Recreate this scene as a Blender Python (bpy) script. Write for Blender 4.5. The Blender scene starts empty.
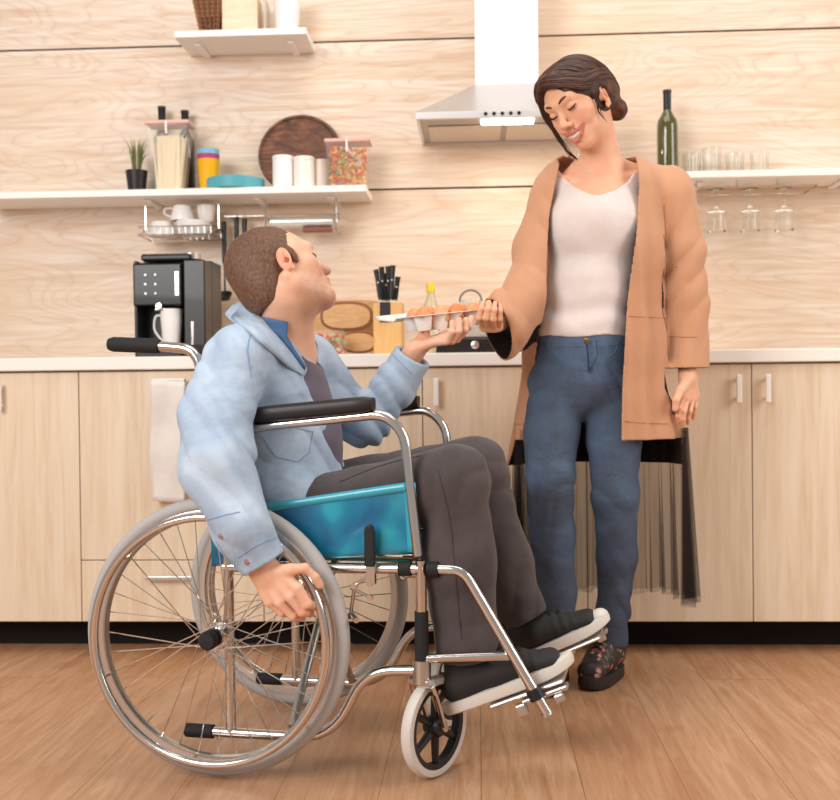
import bpy, math, random
import numpy as np
from mathutils import Vector, Matrix
random.seed(7)
rng = np.random.default_rng(5)
C = bpy.context.scene.collection
SC = bpy.context.scene
PI = math.pi
# ---------------------------------------------------------------- camera, world, light
FOC = 1094.0; H = 0.85
YAW = math.radians(3.0); PITCH = math.radians(0.58); ROLL = -0.011
cam_d = bpy.data.cameras.new('camera'); cam = bpy.data.objects.new('camera', cam_d); C.objects.link(cam)
cam_d.sensor_fit = 'HORIZONTAL'; cam_d.sensor_width = 36.0; cam_d.lens = 36.0 * FOC / 840.0
cam_d.clip_start = 0.05; cam_d.clip_end = 60
cam.matrix_world = Matrix.Translation((0, 0, H)) @ Matrix.Rotation(YAW, 4, 'Z') @ Matrix.Rotation(PI/2 - PITCH, 4, 'X') @ Matrix.Rotation(ROLL, 4, 'Z')
cam_d.dof.use_dof = True; cam_d.dof.focus_distance = 2.6; cam_d.dof.aperture_fstop = 3.4
SC.camera = cam
w = bpy.data.worlds.new('world'); SC.world = w; w.use_nodes = True
w.node_tree.nodes['Background'].inputs[0].default_value = (1.0, 0.965, 0.93, 1)
w.node_tree.nodes['Background'].inputs[1].default_value = 0.40
SC.view_settings.view_transform = 'Standard'; SC.view_settings.look = 'None'
SC.view_settings.exposure = 0.0; SC.view_settings.gamma = 1.0; SC.view_settings.use_curve_mapping = False

def area(name, loc, target, sx, sy, power, col):
    l = bpy.data.lights.new(name, 'AREA'); l.shape = 'RECTANGLE'; l.size = sx; l.size_y = sy; l.energy = power; l.color = col
    o = bpy.data.objects.new(name, l); C.objects.link(o); o.location = loc
    o.rotation_euler = (Vector(target) - Vector(loc)).to_track_quat('-Z', 'Y').to_euler()
    return o
area('window_light_front', (-2.3, -.5, 2.5), (0.1, 3.0, 0.9), 2.0, 2.0, 135, (1.0, 0.98, 0.965))
area('window_light_side', (3.1, 1.9, 2.2), (0.2, 3.0, 1.1), 1.4, 2.0, 56, (1.0, 0.97, 0.93))
area('ceiling_light', (0.2, 2.6, 3.6), (0.2, 2.9, 0), 2.2, 1.6, 38, (1.0, 0.96, 0.9))

# ---------------------------------------------------------------- frames
# F frame: X to the right of the lens axis, Y level distance from the camera, Z up from the floor
_Rc = np.array(Matrix.Rotation(PI/2 - PITCH, 3, 'X') @ Matrix.Rotation(ROLL, 3, 'Z'))
def at(px, py, Y):
    d = _Rc @ np.array([(px - 420) / FOC, -(py - 400) / FOC, -1.0])
    d = d * (Y / d[1])
    return np.array([d[0], Y, H + d[2]])
_Rz = np.array(Matrix.Rotation(YAW, 3, 'Z'))
def F2W(p): return _Rz @ np.asarray(p, float)
def K(px, py, yk):                       # point of the kitchen plane y = yk seen at a picture point
    d = _Rz @ (_Rc @ np.array([(px - 420) / FOC, -(py - 400) / FOC, -1.0]))
    d = d * (yk / d[1]); return np.array([d[0], yk, H + d[2]])

# ---------------------------------------------------------------- materials
def lin(c):
    if isinstance(c, str): c = [int(c[i:i+2], 16) / 255 for i in (0, 2, 4)]
    return tuple(((x / 12.92) if x <= .04045 else ((x + .055) / 1.055) ** 2.4) for x in c) + (1,)
class N:
    def __init__(s, name):
        s.m = bpy.data.materials.new(name); s.m.use_nodes = True; s.t = s.m.node_tree; s.b = s.t.nodes['Principled BSDF']
    def n(s, typ, **kw):
        o = s.t.nodes.new(typ)
        for k, v in kw.items():
            if k.startswith('i_'): o.inputs[k[2:].replace('_', ' ')].default_value = v
            else: setattr(o, k, v)
        return o
    def l(s, a, b): s.t.links.new(a, b)
    def coords(s, scale=(1, 1, 1), rot=(0, 0, 0), kind='Object'):
        tc = s.n('ShaderNodeTexCoord'); mp = s.n('ShaderNodeMapping'); mp.inputs['Scale'].default_value = scale; mp.inputs['Rotation'].default_value = rot
        s.l(tc.outputs[kind], mp.inputs[0]); return mp.outputs[0]
    def noise(s, vec, scale, detail=3, rough=.5, dist=0):
        o = s.n('ShaderNodeTexNoise'); o.inputs['Scale'].default_value = scale; o.inputs['Detail'].default_value = detail
        o.inputs['Roughness'].default_value = rough; o.inputs['Distortion'].default_value = dist; s.l(vec, o.inputs['Vector']); return o.outputs['Fac']
    def ramp(s, fac, stops):
        o = s.n('ShaderNodeValToRGB'); e = o.color_ramp.elements
        while len(e) < len(stops): e.new(.5)
        for x, (p, c) in zip(e, stops): x.position = p; x.color = lin(c) if not isinstance(c, (int, float)) else (c, c, c, 1)
        s.l(fac, o.inputs[0]); return o.outputs[0]
    def mix(s, a, b, fac, mode='MIX'):
        o = s.n('ShaderNodeMix', data_type='RGBA', blend_type=mode)
        for v, i in ((fac, 0), (a, 6), (b, 7)):
            if hasattr(v, 'is_linked'): s.l(v, o.inputs[i])
            else: o.inputs[i].default_value = v if i == 0 else (lin(v) if isinstance(v, str) else v)
        return o.outputs[2]
    def bump(s, h, strength=.3, dist=.01, prev=None):
        o = s.n('ShaderNodeBump'); o.inputs['Strength'].default_value = strength; o.inputs['Distance'].default_value = dist
        s.l(h, o.inputs['Height'])
        if prev is not None: s.l(prev, o.inputs['Normal'])
        return o.outputs[0]
def mat(name, col, rough=.5, metal=0., spec=.5, trans=0., alpha=1., emit=0., coat=0., bump=None, var=None, sss=0., sheen=0., ior=1.45):
    x = N(name); b = x.b
    b.inputs['Base Color'].default_value = lin(col); b.inputs['Roughness'].default_value = rough; b.inputs['Metallic'].default_value = metal
    b.inputs['Specular IOR Level'].default_value = spec; b.inputs['Transmission Weight'].default_value = trans; b.inputs['Alpha'].default_value = alpha
    b.inputs['Coat Weight'].default_value = coat; b.inputs['Sheen Weight'].default_value = sheen; b.inputs['IOR'].default_value = ior
    if emit: b.inputs['Emission Color'].default_value = lin(col); b.inputs['Emission Strength'].default_value = emit
    if var or bump: v = x.coords()
    if var:                                # (scale, other colour)
        x.l(x.mix(col, var[1], x.ramp(x.noise(v, var[0], 4), [(.35, 0.), (.65, 1.)])), b.inputs['Base Color'])
    if bump: x.l(x.bump(x.noise(v, bump[0], 3), bump[1], bump[2] if len(bump) > 2 else .005), b.inputs['Normal'])
    return x.m
def fabric(name, c1, c2, wr=(6, .5, .02), weave=900, rough=.85, stretch=(1, 1, 1), fade=None):
    x = N(name); v = x.coords(); vs = x.coords(stretch)
    base = x.mix(c1, c2, x.ramp(x.noise(v, 9, 5, .6), [(.32, 0.), (.68, 1.)]))
    fine = x.noise(v, weave, 2, .6)
    base = x.mix(base, x.mix(base, '000000', .22), fine)
    x.l(base, x.b.inputs['Base Color']); x.b.inputs['Roughness'].default_value = rough; x.b.inputs['Sheen Weight'].default_value = .15
    x.b.inputs['Specular IOR Level'].default_value = .2
    n1 = x.bump(x.noise(vs, wr[0], 2, .45, .35), wr[1], wr[2])
    n2 = x.bump(fine, .25, .0008, n1); x.l(n2, x.b.inputs['Normal'])
    return x.m
def wood(name, a, b, c, scale=(1, 1, 12), rough=.5, wob=2.5, n=3.0, bstr=.1):
    x = N(name); v = x.coords(scale)
    f = x.noise(v, n, 6, .62, wob); col = x.ramp(f, [(.3, a), (.5, b), (.7, c)])
    g = x.noise(v, n * 14, 3, .6); col = x.mix(col, x.mix(col, c, .35), x.ramp(g, [(.45, 0.), (.75, 1.)]))
    x.l(col, x.b.inputs['Base Color']); x.b.inputs['Roughness'].default_value = rough
    x.l(x.bump(f, bstr, .004), x.b.inputs['Normal']); return x.m
m_chrome = mat('chrome', 'd8d0ca', .16, 1.)
m_steel = mat('brushed_steel', 'c9c4bf', .34, 1.)
m_black = mat('black_plastic', '1d1b1c', .42)
m_rubber = mat('black_rubber', '211e1f', .75)
m_dark = mat('dark_gap', '120e0c', .9)
m_white = mat('white_ceramic', 'f3eeea', .22)
m_whitep = mat('white_paint', 'f2ebe4', .45)
m_glass = mat('clear_glass', 'f4f6f4', .03, trans=1., ior=1.3)
m_pink = mat('pink_lid', 'e3b3a8', .45)

def wall_material():
    x = N('pale_wood_wall'); v = x.coords((1, 1, 7)); v2 = x.coords((.8, 1, 15))
    big = x.noise(x.coords((.8, 1, 2.2)), 1.6, 2, .5, 0.6)
    cf = x.noise(x.coords((.55, 1, 2.6)), 1.5, 2.5, .5, .5)
    mu = x.n('ShaderNodeMath', operation='MULTIPLY'); x.l(cf, mu.inputs[0]); mu.inputs[1].default_value = 26.
    frc = x.n('ShaderNodeMath', operation='FRACT'); x.l(mu.outputs[0], frc.inputs[0])
    streak = x.noise(v2, 2.4, 6, .65, 1.0)
    base = x.ramp(streak, [(.28, 'cfac8c'), (.42, 'dfc6ad'), (.58, 'e9d8c6'), (.76, 'f0e5d9')])
    lines = x.ramp(frc.outputs[0], [(.0, .9), (.14, .35), (.5, 0.), (.93, .25), (1., .9)])
    col = x.mix(base, 'c79b78', x.mix(lines, (0, 0, 0, 1), .55))
    col = x.mix(col, x.mix(col, 'dfbd9d', .5), x.ramp(big, [(.45, 0.), (.68, 1.)]))
    x.l(col, x.b.inputs['Base Color']); x.b.inputs['Roughness'].default_value = .5
    x.l(x.bump(streak, .1, .003), x.b.inputs['Normal']); return x.m
def floor_material():
    x = N('oak_plank_floor'); v = x.coords((1, 1, 1), (0, 0, PI/2))
    br = x.n('ShaderNodeTexBrick', offset=.37, offset_frequency=2); br.inputs['Scale'].default_value = 1.
    br.inputs['Brick Width'].default_value = 1.6; br.inputs['Row Height'].default_value = .215; br.inputs['Mortar Size'].default_value = .0011
    br.inputs['Color1'].default_value = (0, 0, 0, 1); br.inputs['Color2'].default_value = (1, 1, 1, 1); br.inputs['Mortar'].default_value = (.5, .5, .5, 1); br.inputs['Bias'].default_value = 0
    x.l(v, br.inputs['Vector'])
    # grain along y, shifted per plank
    tc = x.n('ShaderNodeTexCoord'); add = x.n('ShaderNodeVectorMath', operation='ADD'); x.l(tc.outputs['Object'], add.inputs[0])
    sc = x.n('ShaderNodeVectorMath', operation='SCALE'); x.l(br.outputs['Color'], sc.inputs[0]); sc.inputs['Scale'].default_value = 7.
    x.l(sc.outputs[0], add.inputs[1])
    mp = x.n('ShaderNodeMapping'); mp.inputs['Scale'].default_value = (16, 1.3, 1); x.l(add.outputs[0], mp.inputs[0])
    g = x.noise(mp.outputs[0], 1.7, 6, .6, 1.3)
    col = x.ramp(g, [(.26, 'a67551'), (.44, 'b98a67'), (.6, 'c59a77'), (.78, 'd2ad8c')])
    kn = x.noise(tc.outputs['Object'], 5.2, 2, .5)
    col = x.mix(col, '9a6440', x.mix((0, 0, 0, 1), (.5, .5, .5, 1), x.ramp(kn, [(.66, 0.), (.76, 1.)])))
    col = x.mix(col, x.mix(col, 'b27a52', .5), x.mix((0, 0, 0, 1), (.55, .55, .55, 1), br.outputs['Color']))
    fg = x.noise(x.coords((60, 3, 1)), 3, 4, .6); col = x.mix(col, x.mix(col, '97653f', .45), x.ramp(fg, [(.5, 0.), (.75, 1.)]))
    col = x.mix(col, '8a5d3c', br.outputs['Fac'])
    x.l(col, x.b.inputs['Base Color']); x.b.inputs['Roughness'].default_value = .38; x.b.inputs['Specular IOR Level'].default_value = .4
    x.l(x.bump(g, .08, .003), x.b.inputs['Normal']); return x.m
m_wall = wall_material(); m_floor = floor_material()
m_cab = wood('light_cabinet_laminate', 'd8bd9d', 'e3ccb0', 'ead6be', (16, 16, 1.0), .48, .8, 2.2, .03)
m_board = wood('board_wood', 'bf8a58', 'd3a069', 'dfb583', (2, 2, 14), .5)
m_block = wood('block_wood', 'd29a58', 'dca866', 'e5b878', (12, 12, 1.5), .45, 1, 2)
m_darkboard = wood('dark_board_wood', '2a150c', '5e3520', '8f5a38', (1.5, 1.5, 5), .4, 3, 3)
m_crate = wood('pale_box_wood', 'dfc3a2', 'ead2b4', 'f0dcc4', (3, 3, 14), .6, 1, 3)

# ---------------------------------------------------------------- mesh helpers
def newmesh(name, V, Fc, mats, smooth=True, midx=None):
    me = bpy.data.meshes.new(name); me.from_pydata([tuple(map(float, v)) for v in V], [], [tuple(f) for f in Fc])
    for m in (mats if isinstance(mats, (list, tuple)) else [mats]): me.materials.append(m)
    if midx is not None: me.polygons.foreach_set('material_index', midx)
    if smooth: me.polygons.foreach_set('use_smooth', [True] * len(me.polygons))
    me.update(); return me
class MB:
    def __init__(s): s.V = []; s.F = []; s.M = []; s.mi = 0
    def mat(s, i): s.mi = i; return s
    def add(s, V, Fc):
        o = len(s.V); s.V += [tuple(v) for v in V]; s.F += [tuple(i + o for i in f) for f in Fc]; s.M += [s.mi] * len(Fc); return s
    def box(s, a, b, R=None, t=None):
        x0, y0, z0 = a; x1, y1, z1 = b
        V = np.array([(x0,y0,z0),(x1,y0,z0),(x1,y1,z0),(x0,y1,z0),(x0,y0,z1),(x1,y0,z1),(x1,y1,z1),(x0,y1,z1)], float)
        if R is not None: V = V @ np.asarray(R).T
        if t is not None: V = V + np.asarray(t)
        return s.add(V, [(0,3,2,1),(4,5,6,7),(0,1,5,4),(1,2,6,5),(2,3,7,6),(3,0,4,7)])
    def prism(s, pts, y0, y1):                        # x,z polygon pushed from y0 to y1
        n = len(pts); V = [(x, y0, z) for x, z in pts] + [(x, y1, z) for x, z in pts]
        return s.add(V, [tuple(range(n)), tuple(range(2*n-1, n-1, -1))] + [(i, i+n, (i+1) % n + n, (i+1) % n) for i in range(n)])
    def tube(s, P, r, n=12, closed=False, caps=True, smooth=0, flat=1.0):
        P = np.array(P, float)
        if smooth and not closed: P, r = catmull(P, r, smooth)
        m = len(P); r = np.full(m, r) if np.isscalar(r) else np.asarray(r)
        T = (np.roll(P, -1, 0) - np.roll(P, 1, 0)) if closed else np.gradient(P, axis=0)
        T /= np.linalg.norm(T, axis=1)[:, None] + 1e-12
        u = np.cross(T[0], (0, 0, 1)); u = u if np.linalg.norm(u) > .2 else np.cross(T[0], (0, 1, 0)); u /= np.linalg.norm(u)
        V = []
        for i in range(m):
            u = u - T[i] * (u @ T[i]); u /= np.linalg.norm(u); w_ = np.cross(T[i], u)
            for k in range(n):
                a = 2*PI*k/n; V.append(P[i] + r[i] * (u * math.cos(a) + w_ * math.sin(a) * flat))
        Fc = [(i*n+k, i*n+(k+1) % n, ((i+1) % m)*n+(k+1) % n, ((i+1) % m)*n+k) for i in range(m if closed else m-1) for k in range(n)]
        if caps and not closed: Fc += [tuple(range(n-1, -1, -1)), tuple(range((m-1)*n, m*n))]
        return s.add(V, Fc)
    def lathe(s, prof, n=32, c=(0, 0, 0), R=None, a0=0, a1=2*PI):    # prof: (r, z) bottom to top; R rotates from z axis
        full = abs(a1 - a0 - 2*PI) < 1e-6; nn = n if full else n + 1
        V = [(r*math.cos(a0+(a1-a0)*k/n), r*math.sin(a0+(a1-a0)*k/n), z) for r, z in prof for k in range(nn)]
        V = np.array(V)
        if R is not None: V = V @ np.asarray(R).T
        V = V + np.asarray(c, float)
        return s.add(V, [(i*nn+k, i*nn+(k+1) % nn, (i+1)*nn+(k+1) % nn, (i+1)*nn+k) for i in range(len(prof)-1) for k in range(n)])
    def grid(s, G):                                     # G: rows x cols x 3
        G = np.asarray(G); a, b = G.shape[:2]
        return s.add(G.reshape(-1, 3), [(i*b+j, i*b+j+1, (i+1)*b+j+1, (i+1)*b+j) for i in range(a-1) for j in range(b-1)])
    def build(s, name, mats, parent=None, smooth=True, bevel=0., solid=0., subsurf=0, loc=None, auto=True):
        me = newmesh(name, s.V, s.F, mats, smooth, s.M)
        o = bpy.data.objects.new(name, me); C.objects.link(o)
        if parent is not None: o.parent = parent
        if loc is not None: o.location = tuple(loc)
        if solid: md = o.modifiers.new('solid', 'SOLIDIFY'); md.thickness = solid; md.offset = 0
        if subsurf: md = o.modifiers.new('sub', 'SUBSURF'); md.levels = md.render_levels = subsurf
        if bevel: md = o.modifiers.new('bevel', 'BEVEL'); md.width = bevel; md.segments = 2; md.limit_method = 'ANGLE'; md.angle_limit = .6
        if smooth and auto:
            for e in me.edges: pass
            me.set_sharp_from_angle(angle=math.radians(38))
        return o
def catmull(P, r, k):
    P = np.asarray(P, float); m = len(P); r = np.full(m, r) if np.isscalar(r) else np.asarray(r, float)
    Q = np.vstack([2*P[0]-P[1], P, 2*P[-1]-P[-2]]); out = []; rr = []
    for i in range(m-1):
        p0, p1, p2, p3 = Q[i:i+4]
        for j in range(k):
            t = j / k; out.append(.5*((2*p1) + (-p0+p2)*t + (2*p0-5*p1+4*p2-p3)*t*t + (-p0+3*p1-3*p2+p3)*t**3)); rr.append(r[i]*(1-t)+r[i+1]*t)
    out.append(P[-1]); rr.append(r[-1]); return np.array(out), np.array(rr)
def fillet(P, rad, k=6):                              # polyline with rounded corners
    P = [np.array(p, float) for p in P]; out = [P[0]]
    for i in range(1, len(P)-1):
        a, b, c = P[i-1], P[i], P[i+1]; R = rad[i-1] if isinstance(rad, (list, tuple)) else rad
        u = (a-b); v = (c-b); lu, lv = np.linalg.norm(u), np.linalg.norm(v); q = min(R, .49*lu, .49*lv)
        p1 = b + u/lu*q; p2 = b + v/lv*q
        for j in range(k+1):
            t = j/k; out.append((1-t)**2*p1 + 2*t*(1-t)*b + t*t*p2)
    out.append(P[-1]); return out
def Rz(a): return np.array(Matrix.Rotation(a, 3, 'Z'))
def Rx(a): return np.array(Matrix.Rotation(a, 3, 'X'))
def Ry(a): return np.array(Matrix.Rotation(a, 3, 'Y'))
def zto(d):                                            # rotation matrix taking z to direction d
    return np.array(Vector(d).normalized().to_track_quat('Z', 'Y').to_matrix())
def thing(name, label, cat, loc=(0, 0, 0), rotz=0., group=None):
    o = bpy.data.objects.new(name, None); C.objects.link(o); o.location = tuple(map(float, loc)); o.rotation_euler = (0, 0, rotz)
    o.empty_display_size = .05
    return tag(o, label, cat, group)
def tag(o, label, cat, group=None):
    o['label'] = label; o['category'] = cat
    if group: o['group'] = group
    return o
def struct(o): o['kind'] = 'structure'; return o
def dup(root, loc, label, rotz=None, group=None, scale=None):
    r = root.copy(); C.objects.link(r); r.location = tuple(map(float, loc)); r['label'] = label
    if rotz is not None: r.rotation_euler[2] = rotz
    if group: r['group'] = group
    if scale: r.scale = scale
    for ch in list(root.children):
        c = ch.copy(); C.objects.link(c); c.parent = r
        for g in list(ch.children):
            d = g.copy(); C.objects.link(d); d.parent = c
    return r
# ================================================================ the room
WY = 4.10; CF = 3.50                               # wall plane, cabinet front plane
fl = MB(); fl.add([(-3.2, -.5, 0), (3.2, -.5, 0), (3.2, WY+.02, 0), (-3.2, WY+.02, 0)], [(0, 1, 2, 3)])
fl.box((-3.2, -.5, -.06), (3.2, WY+.02, -.001))
struct(fl.build('floor', m_floor, smooth=False))
wl = MB(); wl.mat(1).box((-3.2, WY+.012, 0), (3.2, WY+.1, 3.0)); wl.mat(0)
zs = [0.0, .22, .77, K(450, 188, WY)[2], K(450, 39, WY)[2]+.002, 2.75, 3.0]
for a, b in zip(zs, zs[1:]): wl.box((-3.2, WY, a+.0035), (3.2, WY+.03, b-.0035))
struct(wl.build('wall_back', [m_wall, m_dark], smooth=False, bevel=.0015))

# ---------------------------------------------------------------- base cabinets
CT = K(430, 353, CF-.02)[2]; CB = K(420, 622, CF)[2]; TH = .042
def cabinet(x0, x1, kind, label):
    t = thing('base_cabinet', label, 'cabinet', (x0, CF, 0), 0, 'base cabinets under the worktop'); wdt = x1 - x0
    MB().box((.001, .02, CB), (wdt-.001, .585, CT-TH-.001)).build('body', m_cab, t, False)
    MB().box((.0, .13, 0), (wdt, .15, CB-.001)).build('plinth', m_dark, t, False)
    zt = CT-TH-.004
    def front(nm, a, b, c, d): return MB().box((a+.0015, 0, c+.0015), (b-.0015, .019, d-.0015)).build(nm, m_cab, t, False, .0015)
    def hbar(p, xa, xb, z):
        MB().box((xa, -.030, z-.007), (xb, -.018, z+.007)).box((xa+.01, -.02, z-.004), (xa+.02, .001, z+.004)).box((xb-.02, -.02, z-.004), (xb-.01, .001, z+.004)).build('handle', m_steel if kind == 'drawers' else m_whitep, p, False, .002)
    if kind == 'drawers':
        zz = K(200, 560, CF)[2]; d1 = front('drawer', 0, wdt, zz, zt); d2 = front('drawer', 0, wdt, CB, zz)
        hbar(d2, wdt-.36-.02, wdt-.22, zz-.055); hbar(d1, K(153, 380, CF)[0]-x0, K(184, 380, CF)[0]-x0, zt-.045)
    else:
        for (a, b, hs) in ([(0, wdt/2, 1), (wdt/2, wdt, -1)] if kind == 'double' else [(0, wdt, -1 if kind == 'left' else 1)]):
            d = front('door', a, b, CB, zt); xh = (a+.045) if hs < 0 else (b-.045)
            z1 = K(437, 378, CF)[2]; z0 = K(437, 406, CF)[2]
            MB().box((xh-.008, -.030, z0), (xh+.008, -.018, z1)).box((xh-.005, -.02, z0+.01), (xh+.005, .001, z0+.02)).box((xh-.005, -.02, z1-.02), (xh+.005, .001, z1-.01)).build('handle', m_whitep, d, False, .003)
    return t
xa = K(264, 610, CF)[0]; xb = K(423, 450, CF)[0]
cabinet(xa-1.2, xa-.6, 'double', 'pale wood double door base cabinet beside the drawer cabinet, at the end of the row')
cabinet(xa-.6, xa, 'drawers', 'pale wood base cabinet with drawers and a white towel on its bar')
cabinet(xa, xb, 'right', 'pale wood base cabinet behind the wheelchair seat, beside the drawer cabinet')
cabinet(xb, xb+.52, 'left', 'pale wood base cabinet with an upright white handle behind the handed over eggs')
cabinet(xb+.52, xb+1.04, 'right', 'pale wood base cabinet behind the standing woman in jeans')
cabinet(xb+1.04, xb+1.56, 'left', 'pale wood base cabinet at the end of the row past the standing woman')
wt = MB().box((xa-1.22, CF-.02, CT-TH), (xb+1.58, WY-.001, CT)).build('worktop', mat('cream_laminate', 'f2ebe2', .35), None, False, .004)
tag(wt, 'long cream laminate worktop running over the pale wood cabinets', 'worktop')
# towel
p0 = K(151, 381, CF-.03); p1 = K(186, 500, CF-.03)
G = []
for i, z in enumerate(np.linspace(p0[2], p1[2]-.005, 22)):
    G.append([(x, CF-.040 - .004*math.sin(x*60+i*.25) - .003*math.sin(i*.6), z + .003*math.sin(x*35)) for x in np.linspace(p0[0]+.004*math.sin(i*.35), p1[0]+.004*math.sin(i*.5+1), 14)])
G.append
tw = MB().grid(G)
back = [[(x, CF-.012, z) for x in np.linspace(p0[0], p1[0], 14)] for z in np.linspace(p0[2]-.22, p0[2], 8)]
top = [back[-1]] + [[(x, CF-.012-.028*t, p0[2]+.007*math.sin(PI*t)) for x in np.linspace(p0[0], p1[0], 14)] for t in (.25, .5, .75)] + [G[0]]
tw.grid(back).grid(top)
tag(tw.build('kitchen_towel', fabric('white_towelling', 'efe4da', 'f5ece4', (30, .4, .006), 500), None, solid=.004), 'white kitchen towel hanging on the drawer cabinet bar behind the wheelchair', 'towel')

# ---------------------------------------------------------------- shelves
SD = .225
m_shelf = mat('white_shelf', 'f4ece4', .4)
def shelf(x0, x1, zt, label, br, y0=WY-SD):
    t = thing('wall_shelf', label, 'shelf', (x0, WY, zt))
    MB().box((0, y0-WY, -.024), (x1-x0, -.001, 0)).build('board', m_shelf, t, False, .002)
    for bx in br:
        MB().box((bx-x0-.012, -.16, -.034), (bx-x0+.012, -.001, -.025)).build('bracket', m_shelf, t, False, .002)
    return t
zA = K(240, 29, WY-SD)[2]
xl0 = K(174, 30, WY-SD)[0]; xl1 = K(306, 28, WY-SD)[0]
shelf(xl0, xl1, zA, 'short upper white wall shelf holding a pale wooden box', [K(208, 50, WY)[0], K(297, 50, WY)[0]])
zB = K(250, 187, WY-SD)[2]; xB1 = K(366, 184, WY-SD)[0]
shelf(xl0-.75, xB1, zB, 'long lower white wall shelf with dishes and food jars', [K(160, 200, WY)[0], K(265, 200, WY)[0], K(335, 200, WY)[0]])
xC0 = K(676, 172, WY-SD)[0]; zC = K(690, 171, WY-SD)[2]
shelf(xC0-.03, xC0+.8, zC, 'white wall shelf holding the green wine bottle beside the woman', [xC0+.1, xC0+.6])

def on(px, yk, z): p = K(px, 200, yk); return (p[0], yk, z)
def wpx(npx, yk): return npx * yk / FOC
# upper shelf
yU = WY - .12
b = K(225, 20, yU)[0]
t = thing('storage_box', 'pale wooden box in the middle of the upper shelf', 'box', (K(243, 20, yU)[0], yU, zA))
bx = MB().box((-.066, -.05, 0), (.062, .05, .008)).box((-.066, -.05, .008), (-.058, .05, .14)).box((.054, -.05, .008), (.062, .05, .14)).box((-.058, -.05, .008), (.054, -.042, .14)).box((-.058, .042, .008), (.054, .05, .14)).build('box_body', m_crate, t, False, .002)
MB().box((-.054, -.04, .008), (.05, .04, .15)).build('liner', mat('cream_cloth', 'efe4d8', .9), t, False, .006)
t = thing('wicker_basket', 'brown woven basket leaning at the end of the upper shelf', 'basket', (K(214, 20, yU)[0], yU, zA))
bk = MB(); 
for k in range(9):
    z = .008 + k*.016; ww = .018 + .0035*k
    bk.tube([(-ww-.02, -.04, z), (ww, -.04, z), (ww, .04, z), (-ww-.02, .04, z)], .0085, 6, closed=True)
bk.build('weave', mat('wicker', '9c6a45', .7, bump=(120, .4)), t)
bk = MB()
for k in range(5): x = -.04+.018*k; bk.tube([(x*.7, -.045, 0), (x*1.3, -.052, .15)], .004, 6)
bk.build('stakes', mat('dark_wicker', '6f432a', .7), t)
pot = MB().lathe([(0, 0), (.036, 0), (.04, .01), (.052, .15), (.049, .15), (.036, .012), (0, .012)], 36)
tag(pot.build('white_pot', m_white, None, loc=(K(287, 20, yU)[0], yU, zA)), 'white ceramic pot at the end of the upper shelf beside the wooden box', 'pot')
dv = MB().box((-.002, -.045, 0), (.002, .045, .13)).box((-.01, -.045, 0), (.01, .045, .003))
tag(dv.build('glass_divider', mat('frosted', 'efe6dc', .3, trans=.4), None, False, .001, loc=(K(267, 20, yU)[0], yU, zA)), 'thin pale upright panel between the wooden box and the white pot', 'divider')

# lower shelf
yL = WY - .13
def wine(px, yk, z, h, r, label, col, cap_col):
    t = thing('wine_bottle', label, 'bottle', on(px, yk, z), 0, 'wine bottles on the shelves')
    MB().lathe([(0, .004), (r*.6, .004), (r*.92, 0), (r, .01), (r, h*.58), (r*.93, h*.65), (r*.62, h*.71), (r*.36, h*.77), (r*.36, h*.985), (0, h*.985)], 32).build('glass', mat('bottle_glass_'+cap_col, col, .08, spec=.7, coat=.4), t)
    MB().lathe([(r*.375, h*.775), (r*.385, h*.78), (r*.385, h*.96), (r*.42, h*.965), (r*.42, h), (0, h)], 24).build('capsule', mat('capsule_'+cap_col, cap_col, .4), t)
    return t
hA = K(162, 106, WY-.06)[2]-zB
wine(163, WY-.05, zB, hA, .036, 'dark wine bottle behind the spaghetti jar, nearer the potted plant', '15140f', '1b1a1c')
wine(186, WY-.05, zB, K(185, 110, WY-.06)[2]-zB, .036, 'dark wine bottle between the spaghetti jar and the stacked cups', '16150f', '1c1b1d')
hC = K(668, 91, WY-.1)[2]-zC
wn = wine(668, WY-.11, zC, hC, .037, 'olive green wine bottle with black capsule beside the woman', '4f4a19', '16151a')
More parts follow.
